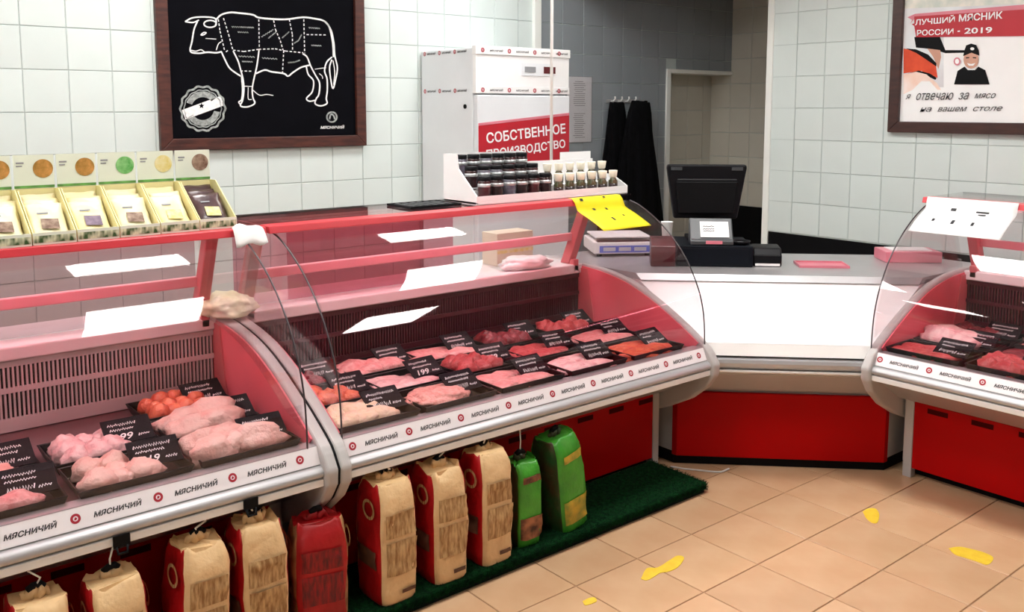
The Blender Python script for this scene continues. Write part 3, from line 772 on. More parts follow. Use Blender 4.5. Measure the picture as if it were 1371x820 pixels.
ring(eb, 24, 33); stroke(eb, [(955,690),(962,662),(978,668),(985,690)], 2.0)
bpart(eb, 'emblem', 'chalk_grey', fix=False)
p = ony(*cow((972, 734)), yC)
o = put('lettering', text_mesh('МЯСНИЧИЙ', .155, .021, 'chalk', .25, .03), bd, p, FR); o.matrix_parent_inverse = Matrix.Translation(bd.location).inverted()

fr = thing('refrigerator', 'tall white refrigerator cabinet with a red banner on its door', 'refrigerator', (3.58, 4.5, 0))
fx0, fx1, fy0, fy1 = 3.223, 3.945, 4.23, 4.78
def fpart(mb, n, m, bv=0.0): return mb.build(n, m, fr, bevel=bv, world=True)
fpart(MB().box(fx0, fx1, fy0 + .03, fy1, .06, 1.995), 'cabinet', 'fridge_white', .006)
fpart(MB().box(fx0 + .03, fx1 - .03, fy0 + .05, fy1 - .03, 0, .06), 'plinth', 'black')
fpart(MB().box(fx0 - .004, fx1 + .006, fy0 - .006, fy0 + .03, 1.955, 2.005), 'top_band', 'white_gloss', .003)
fpart(MB().box(fx0, fx1, fy0, fy0 + .03, 1.775, 1.955), 'control_panel', 'white_gloss', .002)
fpart(MB().box(fx0 - .002, fx1 + .002, fy0 - .004, fy0 + .03, 1.735, 1.775), 'lower_band', 'white_gloss', .002)
door = fpart(MB().box(fx0 + .004, fx1 - .004, fy0 - .012, fy0 + .028, .10, 1.725), 'door', 'fridge_white', .006)
fpart(MB().box(3.560, 3.80, fy0 - .003, fy0, 1.842, 1.915), 'display_plate', 'fridge_white')
fpart(MB().box(3.735, 3.828, fy0 - .006, fy0 - .003, 1.858, 1.898), 'display_screen', 'screen_red')
fpart(MB().box(3.585, 3.67, fy0 - .005, fy0 - .003, 1.862, 1.895), 'display_label', 'ink_grey')
fpart(MB().lathe([(.013, 0), (.013, .008)], 12).prism([(0,0),(0.001,0),(0,.001)], 0, .001) if False else MB().tube([(fx0 - .006, 4.33, 1.66), (fx0 + .004, 4.33, 1.66)], .013, 12), 'lock', 'black')
bn = MB().prism([(fx0 + .008, 1.550), (fx1 - .008, 1.607), (fx1 - .008, 1.30), (fx0 + .008, 1.243)], fy0 - .0145, fy0 - .012, 'y')
banner = fpart(bn, 'banner', 'banner_red')
bd_edge = fpart(MB().prism([(fx0 + .008, 1.565), (fx1 - .008, 1.622), (fx1 - .008, 1.608), (fx0 + .008, 1.551)], fy0 - .0142, fy0 - .012, 'y'), 'banner_edge', 'pink_dish')
for tx, zz, wd_ in (('СОБСТВЕННОЕ', 1.503, .62), ('ПРОИЗВОДСТВО', 1.405, .62)):
    o = put('lettering', text_mesh(tx, wd_, .062, 'white_print', 0, .022), fr, (3.595, fy0 - .0158, zz), (R(90), R(-4.5), 0))
    o.matrix_parent_inverse = Matrix.Translation(fr.location).inverted()
def tape(z, n):
    for k in range(n):
        xx = fx0 + .045 + k * .196
        o = put('emblem', EMBLEM, fr, (xx, fy0 - .0075, z), FR); o.matrix_parent_inverse = Matrix.Translation(fr.location).inverted()
        if k < n - 1 or True:
            o = put('lettering', LETTERS, fr, (min(xx + .1, fx1 - .066), fy0 - .0075, z), FR, (.78, .78, .78)); o.matrix_parent_inverse = Matrix.Translation(fr.location).inverted()
    for k in range(3):
        yy = fy0 + .10 + k * .155
        o = put('emblem', EMBLEM, fr, (fx0 - .0015, yy + .10, z - .003), RW); o.matrix_parent_inverse = Matrix.Translation(fr.location).inverted()
        o = put('lettering', LETTERS, fr, (fx0 - .0015, yy + .03, z - .003), RW, (.72, .85, .8)); o.matrix_parent_inverse = Matrix.Translation(fr.location).inverted()
tape(1.980, 4); tape(1.755, 4)

nt_ = thing('notice_pocket', 'clear pocket holding printed sheets on the wall beside the refrigerator', 'notice', (4.58, YB - .006, 1.41))
MB().box(-.125, .110, -.004, 0, 0, .46).build('sheet', 'fridge_white', nt_)
for z0 in (.02, .245):
    tl = MB(); r_ = random.Random(int(z0 * 100))
    for k in range(13):
        zz = z0 + .012 + k * .014; tl.box(-.06 + r_.uniform(-.01, .01), .02 + r_.uniform(0, .03), -.0048, -.004, zz, zz + .004)
    tl.build('print_lines', 'ink_grey', nt_)
MB().box(-.13, .115, -.010, -.006, -.005, .465).build('pocket', 'glass_side', nt_)

hk = thing('hook_rail', 'small hook rail above the hanging black coats', 'hooks', (4.99, YB - .006, 1.69))
MB().box(-.15, .15, -.012, 0, 0, .025).build('rail', 'steel', hk)
for k in range(4):
    MB().tube([(-.11 + k*.073, -.010, .012), (-.11 + k*.073, -.04, .012), (-.11 + k*.073, -.055, .03), (-.11 + k*.073, -.052, .045)], .006, 8).build('hook', 'white_metal', hk)
def coat(xc, yc, ztop, zbot, wtop, wbot, dep, seed, label):
    mb = MB(); n = 56; k = 16; vs_ = []
    for i in range(k + 1):
        t_ = i / k; z = ztop + (zbot - ztop) * t_
        ww = wtop + (wbot - wtop) * (t_ ** .6); dd = .015 + dep * min(1, t_ * 2.5)
        for j in range(n):
            a = 2 * math.pi * j / n
            f = 1 + .16 * math.sin(a * 9 + seed + t_ * 1.5) * min(1, t_ * 3) + .06 * math.sin(a * 17 + seed * 2)
            vs_.append((xc + ww * math.cos(a) * f + .02 * math.sin(t_ * 5 + seed), yc + dd * math.sin(a) * f, z + .006 * math.sin(a * 5)))
    mb.add(vs_, [(i*n + j, i*n + (j+1) % n, (i+1)*n + (j+1) % n, (i+1)*n + j) for i in range(k) for j in range(n)], 0, True)
    mb.f += [list(range(n)), list(range(k*n, k*n + n))]; mb.m += [0, 0]; mb.s += [False, False]
    o = mb.build('work_coat', 'black_cloth'); tag(o, label, 'coat'); return o
coat(4.865, YB - .078, 1.690, .62, .070, .132, .040, 1.0, 'black work coat hanging from the hook nearest the refrigerator')
coat(5.165, YB - .078, 1.690, .48, .050, .150, .040, 2.2, 'black work coat hanging from the hook nearest the niche')
coat(5.00, YB - .195, 1.700, .40, .080, .245, .040, 3.4, 'longest black work coat hanging over the two others')

# ================================================================== POSTER ON THE RIGHT WALL
ps = thing('poster', 'framed poster with red ribbon lettering and a man in a black cap', 'poster', (XR - .005, 2.35, 1.50))
PY0, PY1, PZ0, PZ1 = 2.775, 1.72, 1.512, 2.62      # left edge, right edge (towards -y)
FW_ = .062; xf0, xf1 = XR - .042, XR - .006
def ppart(mb, n, m, bv=0.0, fix=True): return mb.build(n, m, ps, bevel=bv, fix=fix, world=True)
for poly in ([(PY0,PZ0),(PY1,PZ0),(PY1+FW_,PZ0+FW_),(PY0-FW_,PZ0+FW_)], [(PY0,PZ1),(PY1,PZ1),(PY1+FW_,PZ1-FW_),(PY0-FW_,PZ1-FW_)],
             [(PY0,PZ0),(PY0-FW_,PZ0+FW_),(PY0-FW_,PZ1-FW_),(PY0,PZ1)], [(PY1,PZ0),(PY1+FW_,PZ0+FW_),(PY1+FW_,PZ1-FW_),(PY1,PZ1)]):
    ppart(MB().prism(poly, xf0, xf1, 'x'), 'frame_rail', 'wood_dark', .004)
ppart(MB().box(XR - .018, xf1, PY1 + .03, PY0 - .03, PZ0 + .03, PZ1 - .03), 'sheet', 'white_print')
xq = [XR - .0190]
def pz(px_, py_): return onx(px_, py_, xq[0])
def flat(name, m, pts, lift=.0004):
    xq[0] -= lift
    mb = MB(); mb.add([pz(*p) for p in pts], [tuple(range(len(pts)))]); return ppart(mb, name, m, fix=False)
Z = lambda a, b: (1180 + a / 4.313, b / 4.316)       # crop coordinates -> photo pixels
flat('picture', 'poster_bg', [Z(128,-60), Z(1167,-60), Z(1167,520), Z(128,500)])
flat('shelf_picture', 'poster_cream', [Z(128,-60), Z(1167,-60), Z(1167,10), Z(128,50)])
flat('white_wall', 'white_print', [Z(360,215), Z(1167,205), Z(1167,520), Z(360,510)])
flat('dark_hair', 'black', [Z(190,215), Z(250,200), Z(335,205), Z(370,290), Z(480,290), Z(480,305), Z(370,308), Z(300,285), Z(200,275)])
flat('face_edge', 'skin', [Z(265,280), Z(340,290), Z(345,330), Z(330,400), Z(300,330)])
flat('coat_picture', 'coat_orange', [Z(128,280), Z(200,295), Z(270,330), Z(315,380), Z(325,450), Z(300,440), Z(230,410), Z(128,425)])
flat('coat_collar', 'black', [Z(140,280), Z(200,285), Z(270,315), Z(318,365), Z(318,385), Z(260,345), Z(200,305)])
flat('coat_fold', 'black', [Z(150,425), Z(215,408), Z(280,425), Z(320,450), Z(312,462), Z(260,438), Z(200,425)])
flat('glow_picture', 'poster_peach', [Z(128,430), Z(200,415), Z(260,430), Z(320,480), Z(345,520), Z(300,550), Z(128,545)])
flat('white_fade', 'white_print', [Z(128,545), Z(180,520), Z(230,470), Z(280,470), Z(325,520), Z(1167,500), Z(1167,720), Z(128,720)])
flat('ribbon_upper', 'pink_dish', [Z(150,100), Z(195,80), Z(1167,-3), Z(1167,47), Z(195,95), Z(190,110), Z(165,140), Z(178,115)])
flat('ribbon', 'banner_red', [Z(190,95), Z(1167,33), Z(1167,205), Z(200,215), Z(190,150), Z(175,140), Z(190,135)])
flat('man_coat', 'black', [Z(420,488), Z(440,410), Z(480,385), Z(500,405), Z(540,405), Z(560,385), Z(600,405), Z(625,488)])
flat('man_face', 'skin', [Z(470 + 48 + 44*math.cos(a*.3927), 345 + 52*math.sin(a*.3927)) for a in range(16)])
flat('man_cap', 'black', [Z(472,325), Z(480,290), Z(490,262), Z(518,252), Z(548,260), Z(562,290), Z(566,322), Z(520,305)])
flat('cap_badge', 'white_print', [Z(525 + 12*math.cos(a*.785), 282 + 9*math.sin(a*.785)) for a in range(8)])
flat('man_eyes', 'black', [Z(488,332), Z(508,330), Z(508,336), Z(488,338)]); flat('man_eyes', 'black', [Z(528,330), Z(548,332), Z(548,338), Z(528,336)])
flat('man_smile', 'white_print', [Z(495,365), Z(518,370), Z(543,365), Z(530,380), Z(505,380)])
flat('badge_ring', 'pink_dish', [Z(437 + 20*math.cos(a*.524), 355 + 24*math.sin(a*.524)) for a in range(12)])
flat('badge_hole', 'white_print', [Z(437 + 12*math.cos(a*.524), 355 + 15*math.sin(a*.524)) for a in range(12)])
xq[0] -= .001
def ptext(body, a, b, m, shear=0, bold=.02):
    """text between two crop points (left baseline-centre, right baseline-centre, height in crop px)"""
    p, q = pz(*Z(*a[:2])), pz(*Z(*b[:2])); ht = abs(pz(*Z(a[0], a[1] - a[2]/2)).z - pz(*Z(a[0], a[1] + a[2]/2)).z)
    d = q - p; ang = math.atan2(d.z, math.hypot(d.x, d.y))
    o = put('lettering', text_mesh(body, d.length, ht, m, shear, bold), ps, (p + q) / 2, (R(90), -ang, R(-90)))
    o.matrix_parent_inverse = Matrix.Translation(ps.location).inverted()
ptext('ЛУЧШИЙ', (195, 125, 42), (424, 107, 42), 'white_print'); ptext('МЯСНИК', (448, 105, 42), (700, 86, 42), 'white_print')
ptext('РОССИИ', (205, 190, 34), (416, 182, 34), 'white_print'); ptext('-', (440, 181, 7), (454, 180, 7), 'white_print'); ptext('2019', (480, 179, 34), (640, 173, 34), 'white_print')
def pwords(words, a, b, m, shear):
    tot = sum(len(w_) for w_ in words) + len(words) - 1; k = 0
    for w_ in words:
        f0, f1 = k / tot, (k + len(w_)) / tot; k += len(w_) + 1
        L_ = lambda f: (a[0] + (b[0]-a[0])*f, a[1] + (b[1]-a[1])*f, a[2] * (1 if any(c in w_ for c in 'учз') else .7))
        ptext(w_, L_(f0), L_(f1), m, shear, 0)
pwords(['я', 'отвечаю', 'за', 'мясо'], (140, 560, 40), (660, 553, 40), 'ink', .4)
pwords(['на', 'вашем', 'столе'], (222, 634, 36), (700, 628, 36), 'ink', .4)

# ================================================================== ON TOP OF THE SNACK-BOX COUNTER
ZT = 1.2505
def snack_box(x0, x1, y0, food, head_m, packs, label, pm, dark=False):
    """open cardboard counter box: tray with sloping sides, lip with print, header card with a round picture"""
    t = thing('display_box', label, 'display box', ((x0 + x1) / 2, y0, ZT), group=None)
    w2 = (x1 - x0) / 2 - .0015; D = .215
    MB().box(-w2, w2, 0, D, 0, .004).build('base', 'carton', t)
    for sx in (-1, 1):
        xa, xb = sorted((sx * w2, sx * (w2 - .003)))
        MB().prism([(0, .004), (D, .004), (D, .150), (D - .05, .150), (.0, .036)], xa, xb, 'x').build('side', 'carton', t)
    MB().box(-w2 + .003, w2 - .003, D - .003, D, .004, .150).build('back', 'carton', t)
    lip = MB().box(-w2, w2, -.003, 0, 0, .036).build('front_lip', 'carton_pale', t)
    MB().box(-w2 + .002, w2 - .002, -.0036, -.003, .006, .027).build('lip_print', 'green_lip', lip)
    hd = MB().box(-w2 + .002, w2 - .002, D - .003, D, .150, .255).build('header_card', head_m, t)
    MB().box(-w2 + .002, w2 - .002, D - .0042, D - .003, .152, .160).build('green_stripe', 'green_print', hd)
    n = 24; cx, cz, r = .026, .212, .029
    MB().prism([(cx + r*math.cos(2*math.pi*k/n), cz + r*math.sin(2*math.pi*k/n)) for k in range(n)], D - .0044, D - .003, 'y').build('round_picture', food, hd)
    tl = MB(); tl.box(-.050, -.028, D - .004, D - .003, .228, .233); tl.box(-.050, -.033, D - .004, D - .003, .219, .223)
    tl.build('print_lines', 'ink_grey', hd)
    return t
def packet(x, y, z, wd, ht, m, win, label, group, tilt=-52, rz=0):
    """pillow pouch with crimped ends, leaning back"""
    t = thing('snack_packet', label, 'packet', (x, y, z), (R(tilt), 0, rz), group)
    nx, nz = 9, 11; vs_ = []
    for s_ in (-1, 1):
        for j in range(nz):
            for i in range(nx):
                a, b = i/(nx-1)*2 - 1, j/(nz-1)*2 - 1
                bul = .013 * (1 - a*a)**.6 * (1 - b**4)**.8 + .0006
                vs_.append((a*wd/2*(1 - .04*(1 - b*b)), s_*bul + .002*math.sin(a*5 + b*7), (b + 1)/2*ht))
    N = nx * nz; fs = []
    for s_ in range(2):
        for j in range(nz-1):
            for i in range(nx-1):
                q = [s_*N + j*nx + i, s_*N + j*nx + i + 1, s_*N + (j+1)*nx + i + 1, s_*N + (j+1)*nx + i]; fs.append(q)
    for j in range(nz-1):
        for i in (0, nx-1): fs.append([j*nx + i, (j+1)*nx + i, N + (j+1)*nx + i, N + j*nx + i])
    for i in range(nx-1):
        for j in (0, nz-1): fs.append([j*nx + i, j*nx + i + 1, N + j*nx + i + 1, N + j*nx + i])
    MB().add(vs_, fs, 0, True).build('pouch', m, t)
    if win:
        MB().prism([(-.022, .022), (.026, .018), (.028, .058), (-.020, .062)], -.0160, -.0148, 'y').build('printed_window', win, t)
        MB().box(-.026, .004, -.0152, -.0142, .082, .088).build('print_lines', 'ink_grey', t)
    return t
boxes = [(.375, .498, 'food_orange', 'carton_pale', 'packet_cream', 'food_orange', 'snack box with an orange round picture, farthest from the spice jars'),
         (.500, .622, 'food_orange', 'carton_pale', 'packet_cream', 'food_brown', 'snack box with a peach round picture and nut packets'),
         (.624, .746, 'food_orange', 'carton_pale', 'packet_cream', 'food_brown', 'snack box with a plain orange round picture and cream packets'),
         (.748, .872, 'food_orange', 'carton_pale', 'packet_yellow', 'food_purple', 'snack box with a burger-like round picture and dark-window packets'),
         (.874, .999, 'food_green', 'carton_pale', 'packet_cream', 'food_brown', 'snack box with a green round picture'),
         (1.001, 1.128, 'food_yellow', 'carton_pale', 'packet_yellow', 'food_yellow', 'snack box with a pale yellow round picture'),
         (1.130, 1.258, 'food_brown', 'carton_pale', 'packet_dark', 'food_yellow', 'snack box with a brown round picture and dark packets')]
for k, (x0, x1, food, hm, pm, win, lab) in enumerate(boxes):
    y0 = 2.948 + .006 * k
    snack_box(x0, x1, y0, food, hm, 3, lab, pm)
    short = lab.replace('snack box with', 'the snack box with')
    for q in range(3):
        packet((x0 + x1)/2 + (-.004, .003, .0)[q], y0 + .022 + q*.048, ZT + .018 + .004*q, .104, .135, pm, win,
               '%s packet in %s' % ({'packet_cream': 'cream', 'packet_yellow': 'yellow', 'packet_dark': 'dark'}[pm], short),
               'packets in the box with %s' % win.replace('_', ' ') + str(k), (-48, -44, -38)[q], (.03, -.04, .02)[q] * (1 if k % 2 else -1))

# crumpled white paper tag where the two counters meet
def sheet_grid(fn, nu, nv, th=.0012):
    vs_ = [fn(i/nu, j/nv) for j in range(nv+1) for i in range(nu+1)]
    N = len(vs_); nr = []
    P = [Vector(v) for v in vs_]
    for j in range(nv+1):
        for i in range(nu+1):
            a = P[j*(nu+1) + min(i+1, nu)] - P[j*(nu+1) + max(i-1, 0)]; b = P[min(j+1, nv)*(nu+1) + i] - P[max(j-1, 0)*(nu+1) + i]
            nr.append(a.cross(b).normalized())
    vs2 = [p + n*th for p, n in zip(P, nr)]
    w_ = nu + 1; fs = []
    for j in range(nv):
        for i in range(nu):
            q = [j*w_+i, j*w_+i+1, (j+1)*w_+i+1, (j+1)*w_+i]; fs.append(q); fs.append([N + k for k in q[::-1]])
    for j in range(nv):
        fs.append([j*w_, (j+1)*w_, N+(j+1)*w_, N+j*w_]); fs.append([j*w_+nu, N+j*w_+nu, N+(j+1)*w_+nu, (j+1)*w_+nu])
    for i in range(nu):
        fs.append([i, N+i, N+i+1, i+1]); fs.append([nv*w_+i, nv*w_+i+1, N+nv*w_+i+1, N+nv*w_+i])
    return MB().add(list(P) + vs2, fs, 0, True)
o = sheet_grid(lambda u, v: (1.215 + u*.115, 2.930 - .040*v + .01*u, ZT + .004 + .012*math.sin(u*4)*(1-v) - .055*v*v + .006*math.sin(u*9 + v*4)), 8, 6).build('paper_tag', 'paper')
tag(o, 'crumpled white paper tag hanging at the joint of the counters', 'paper')

# ================================================================== ON TOP OF THE SPICE-JAR COUNTER
sx0, sx1, sy0, sy1 = 2.315, 3.215, 3.035, 3.270
rk = thing('spice_rack', 'white stepped display rack full of dark spice jars', 'display rack', ((sx0 + sx1)/2, sy0, ZT))
def rpart(mb, n, m, bv=0.0): return mb.build(n, m, rk, bevel=bv, world=True)
XM = 2.765      # jars before, bottles after
rpart(MB().box(sx0, sx1, sy0, sy1, ZT, ZT + .012), 'base', 'white_gloss', .002)
rpart(MB().prism([(sy0, ZT), (sy1, ZT), (sy1, ZT + .205), (sy0 + .14, ZT + .205), (sy0 + .13, ZT + .145), (sy0, ZT + .035)], sx0, sx0 + .006, 'x'), 'side', 'white_gloss')
rpart(MB().prism([(sy0, ZT), (sy1, ZT), (sy1, ZT + .085), (sy0 + .10, ZT + .085), (sy0, ZT + .035)], sx1 - .006, sx1, 'x'), 'side', 'white_gloss')
rpart(MB().box(sx0 + .006, sx1 - .006, sy0, sy0 + .004, ZT + .012, ZT + .035), 'front_lip', 'white_gloss')
rpart(MB().box(sx0 + .006, XM, sy1 - .004, sy1, ZT + .012, ZT + .205), 'back', 'white_gloss')
rpart(MB().box(XM, sx1 - .006, sy1 - .004, sy1, ZT + .012, ZT + .155), 'back', 'white_gloss')
rpart(MB().box(sx0 + .006, sx1 - .006, sy0 + .080, sy0 + .155, ZT + .012, ZT + .052), 'step', 'white_gloss')
rpart(MB().box(sx0 + .006, XM, sy0 + .155, sy1 - .004, ZT + .012, ZT + .098), 'step', 'white_gloss')
hp = MB().box(3.00, 3.20, sy1 + .002, sy1 + .006, ZT, ZT + .19).build('header_panel', 'white_gloss', rk, world=True)
def jar_proto(kind):
    t = bpy.data.objects.new('spice_jar', None); col.objects.link(t); t.empty_display_size = .02
    MB().lathe([(.026, 0), (.0275, .003), (.0275, .080), (.024, .085)], 18).build('jar_body', kind, t)
    MB().lathe([(.0279, .058), (.0279, .072)], 18).build('label_band', 'silver', t)
    MB().lathe([(.0278, .006), (.0278, .012)], 18).build('foot_band', 'silver', t)
    MB().lathe([(.0265, .084), (.0270, .086), (.0270, .100), (.025, .102)], 18).build('lid', 'black_gloss', t)
    return t
jp = {k: jar_proto(k) for k in ('jar_dark', 'jar_red', 'jar_grey')}
used = set()
def place(proto, key, loc, label, cat, group):
    o = proto if key not in used else copy_tree(proto); used.add(key)
    o.location = loc; tag(o, label, cat, group); return o
seq = ['jar_red', 'jar_dark', 'jar_grey', 'jar_dark', 'jar_red', 'jar_dark']
ROWN = ['front row of the spice rack', 'middle row of the spice rack', 'back row of the spice rack']
CN = {'jar_red': 'dark red', 'jar_dark': 'black', 'jar_grey': 'grey'}
for ri, (yy, zz, sh) in enumerate(((sy0 + .042, ZT + .012, 1), (sy0 + .118, ZT + .052, 0), (sy0 + .192, ZT + .098, 0))):
    for k in range(6):
        key = seq[(k + ri) % 6] if k != 2 else 'jar_grey'
        xx = sx0 + .060 + k * .0685 + (0.012 if ri == 0 else 0)
        place(jp[key], key, (xx, yy, zz), '%s spice jar with a silver band, %s' % (CN[key], ROWN[ri]), 'jar', '%s jars, %s' % (CN[key], ROWN[ri]))
bt = bpy.data.objects.new('sauce_bottle', None); col.objects.link(bt); bt.empty_display_size = .02
MB().lathe([(.020, 0), (.022, .004), (.022, .044), (.013, .058), (.012, .062)], 16).build('bottle_body', 'sauce', bt)
MB().lathe([(.0223, .010), (.0223, .034)], 16).build('label', 'jar_dark', bt)
MB().lathe([(.014, .060), (.017, .064), (.021, .094), (.020, .096)], 16).build('cap', 'cap_cream', bt)
for ri, (yy, zz) in enumerate(((sy0 + .042, ZT + .012), (sy0 + .118, ZT + .052))):
    for k in range(6):
        place(bt, 'bt', (XM + .045 + k * .070, yy, zz), 'small dark sauce bottle with a cream cap, %s' % ROWN[ri], 'bottle', 'sauce bottles, ' + ROWN[ri])
# steel pole from the shelf to the ceiling
pl_ = thing('steel_pole', 'thin steel pole rising from the counter top to the ceiling', 'pole', (2.975, 3.31, ZT))
MB().tube([(0, 0, 0), (0, 0, CEIL - ZT)], .0075, 12).build('tube', 'white_metal', pl_)
MB().lathe([(.03, 0), (.03, .006), (.012, .014)], 16).build('foot', 'steel', pl_)
# flat black tray on the shelf
o = thing('shelf_tray', 'flat black slotted tray lying on the shelf by the spice rack', 'tray', (2.14, 3.17, ZT))
MB().box(-.12, .13, -.09, .09, 0, .004).build('tray_base', 'black', o)
rim = MB().box(-.12, .13, -.09, -.086, .004, .009).box(-.12, .13, .086, .09, .004, .009).box(-.12, -.116, -.086, .086, .004, .009).box(.126, .13, -.086, .086, .004, .009)
rim.build('rim', 'black', o)
for k in range(6): MB().box(-.095 + k*.036, -.080 + k*.036, -.07, .07, .004, .009).build('slat', 'printer_grey', o)

# sheets lying on the curved glass: they follow its profile
WRAP = [p for p in GLASS if p.x < .385] + [Vector(q) for q in ((.394, 1.205), (.3955, 1.224), (.4035, 1.2495), (.412, 1.2535), (.46, 1.254))]
ARC = [0.0]
for a, b in zip(WRAP[:-1], WRAP[1:]): ARC.append(ARC[-1] + (b - a).length)
def glass_pt(s_, lift):
    s_ = max(0, min(ARC[-1] - 1e-5, s_))
    i = max(k for k in range(len(ARC)) if ARC[k] <= s_); i = min(i, len(WRAP) - 2)
    f = (s_ - ARC[i]) / (ARC[i+1] - ARC[i]); p = WRAP[i].lerp(WRAP[i+1], f)
    tg = (WRAP[i+1] - WRAP[i]).normalized(); n = Vector((-tg.y, tg.x))
    return p + n * lift
def glass_sheet(name, c, u0, u1, s0, s1, m, skew, label, marks):
    (ox, oy), rz = COUNTERS[c]
    t = thing(name, label, 'paper', (ox, oy, 0), (0, 0, rz))
    def P(u, v, lift=.0035):
        q = glass_pt(s0 + (s1 - s0) * v, lift); return (u0 + (u1 - u0) * u + skew * (1 - v), q.x, q.y)
    sheet_grid(lambda u, v: P(u, v, .0035), 10, 12, .0008).build('sheet', m, t)
    for k, (u, v, du, dv) in enumerate(marks):
        MB().add([P(u, v, .0062), P(u + du, v, .0062), P(u + du, v + dv, .0062), P(u, v + dv, .0062)], [(0,1,2,3)]).build('printed_mark', 'ink', t, fix=False)
    return t
SL = ARC[-1]
glass_sheet('yellow_sheet', 2, 1.415, 1.715, SL - .262, SL - .03, 'paper_yellow', 0.05, 'bright yellow sheet taped over the end of the counter glass',
            [(.30,.62,.05,.08),(.55,.60,.04,.06),(.42,.25,.04,.10),(.12,.85,.06,.04),(.70,.35,.03,.05),(.60,.88,.05,.03)])
glass_sheet('notice_sheet', 3, .030, .42, SL - .285, SL - .055, 'paper', 0.0, 'white notice sheet taped over the curved glass near the corner',
            [(.30,.72,.06,.10),(.58,.72,.14,.05),(.62,.64,.08,.04),(.40,.30,.035,.12),(.62,.30,.03,.10),(.18,.34,.03,.08)])

# white pack and yellow carton standing on the rear worktop, cream cloth on the joint
def pillow(name, sx, sy, sz, m, seed, loc, rot, label, cat):
    me = lump(seed, 4, sx, sy, sz, .22, 2.2); me.name = name; me.materials.append(MATS[m])
    return tag(put(name, me, None, loc, rot), label, cat)
pillow('plastic_bag', .14, .075, .040, 'white_bag', 61, (2.87, 3.375, .881), (0, 0, -.1), 'white plastic bag of goods lying on the rear worktop', 'bag')
pillow('cream_cloth', .100, .110, .055, 'cloth_cream', 64, (1.340, 3.30, .884), (0, 0, .3), 'bunched cream cloth lying where the two counters meet', 'cloth')
cb = thing('carton', 'yellowish carton standing behind the counter glass by the post', 'carton', (2.92, 3.555, .8805))
MB().box(-.13, .10, -.06, .06, 0, .16).build('box_body', 'carton_beige', cb, bevel=.002)
MB().box(-.13, .10, -.0615, -.06, .06, .075).build('tape', 'food_yellow', cb)

# ================================================================== TILL AREA ON THE CORNER COUNTER
ZW = .8705
DR = R(-45)
def till_pt(px, py): p = onz(px, py, ZW); return (p.x, p.y, ZW)
p = till_pt(849, 343)
sc = thing('weighing_scale', 'white shop scale with a blue display', 'scale', (p[0] + .02, p[1] + .13, ZW), (0, 0, R(-33)))
MB().box(-.165, .165, -.13, .16, .014, .080).build('housing', 'scale_white', sc, bevel=.008)
MB().box(-.135, .135, -.1325, -.129, .022, .058).build('display', 'screen_blue', sc)
for k in range(3): MB().box(-.115 + k*.083, -.050 + k*.083, -.1340, -.1325, .030, .050).build('digits', 'fridge_white' if False else 'silver', sc)
MB().box(-.150, .150, -.10, .14, .094, .103).build('platter', 'scale_white', sc, bevel=.003)
MB().box(-.06, .06, -.05, .08, .080, .094).build('platter_support', 'steel', sc)
MB().box(-.148, .148, -.128, -.10, .078, .083).build('dark_seam', 'dark_red', sc)
for a in (-.13, .13):
    for b in (-.10, .13): MB().lathe([(.014, 0), (.014, .014)], 10, (a, b, 0)).build('foot', 'black', sc)
p = till_pt(957, 357.5)
dw = thing('cash_drawer', 'dark navy cash drawer under the till', 'cash drawer', (p[0] + .13, p[1] + .13, ZW), (0, 0, DR))
MB().box(-.185, .185, -.185, .15, 0, .105).build('casing', 'navy_black', dw, bevel=.006)
MB().box(-.170, .170, -.1875, -.184, .012, .092).build('drawer_front', 'navy_black', dw, bevel=.002)
zt = ZW + .106
c_, s_ = math.cos(DR), math.sin(DR)
def on_drawer(a, b): return (dw.location.x + a*c_ - b*s_, dw.location.y + a*s_ + b*c_, zt)
mo = thing('till_monitor', 'black till monitor seen from behind', 'monitor', on_drawer(-.02, .02), (0, 0, DR + R(2)))
mb = MB().prism([(-.165,.105),(.160,.105),(.205,.370),(.200,.384),(-.200,.384),(-.205,.370)], .045, .085, 'y')
mb.build('screen_back', 'black_gloss', mo, bevel=.008)
MB().prism([(-.14,.13),(.14,.13),(.16,.30),(-.16,.30)], .028, .046, 'y').build('rear_cover', 'black', mo, bevel=.008)
MB().box(-.150, .150, .0265, .029, .306, .312).build('vent', 'printer_grey', mo)
for sx in (-1, 1): MB().box(sx*.155 - .028, sx*.155 + .028, .040, .0452, .355, .372).build('corner_plate', 'printer_grey', mo)
MB().box(-.10, .10, -.03, .11, 0, .018).build('stand_foot', 'black', mo, bevel=.004)
MB().box(-.045, .045, .045, .080, .018, .16).build('stand_neck', 'black', mo, bevel=.004)
rp_ = thing('receipt_printer', 'grey wedge-shaped receipt printer in front of the till monitor', 'printer', on_drawer(-.015, -.115), (0, 0, DR))
MB().prism([(-.060, 0), (.060, 0), (.060, .115), (.035, .125), (-.045, .030), (-.060, .020)], -.105, .105, 'x').build('printer_body', 'printer_grey', rp_, bevel=.005)
MB().box(-.03, .05, -.0625, -.058, .006, .022).build('front_badge', 'pink_dish', rp_)
o = thing('price_note', 'white note with small handwriting leaning on the receipt printer', 'paper', on_drawer(.0, -.192), (R(-40), 0, DR))
MB().box(-.070, .070, -.001, 0, .050, .142).build('sheet', 'paper', o)
mb = MB(); scr = random.Random(3)
for zz in (.112, .098, .086):
    q = [(-.055 + .006*i, zz + (.005 if i % 2 else -.005)*scr.random()) for i in range(10)]
    mb.ribbon(q, .0045, lambda a, b: (a, -.0016, b))
mb.build('handwriting', 'ink', o, fix=False)
cs_ = thing('coin_dish', 'small dark coin dish on the cash drawer', 'dish', on_drawer(.13, -.12), (0, 0, DR))
MB().lathe([(.035, 0), (.048, .010), (.050, .018), (.044, .018), (.034, .006)], 20).build('dish', 'black_gloss', cs_)
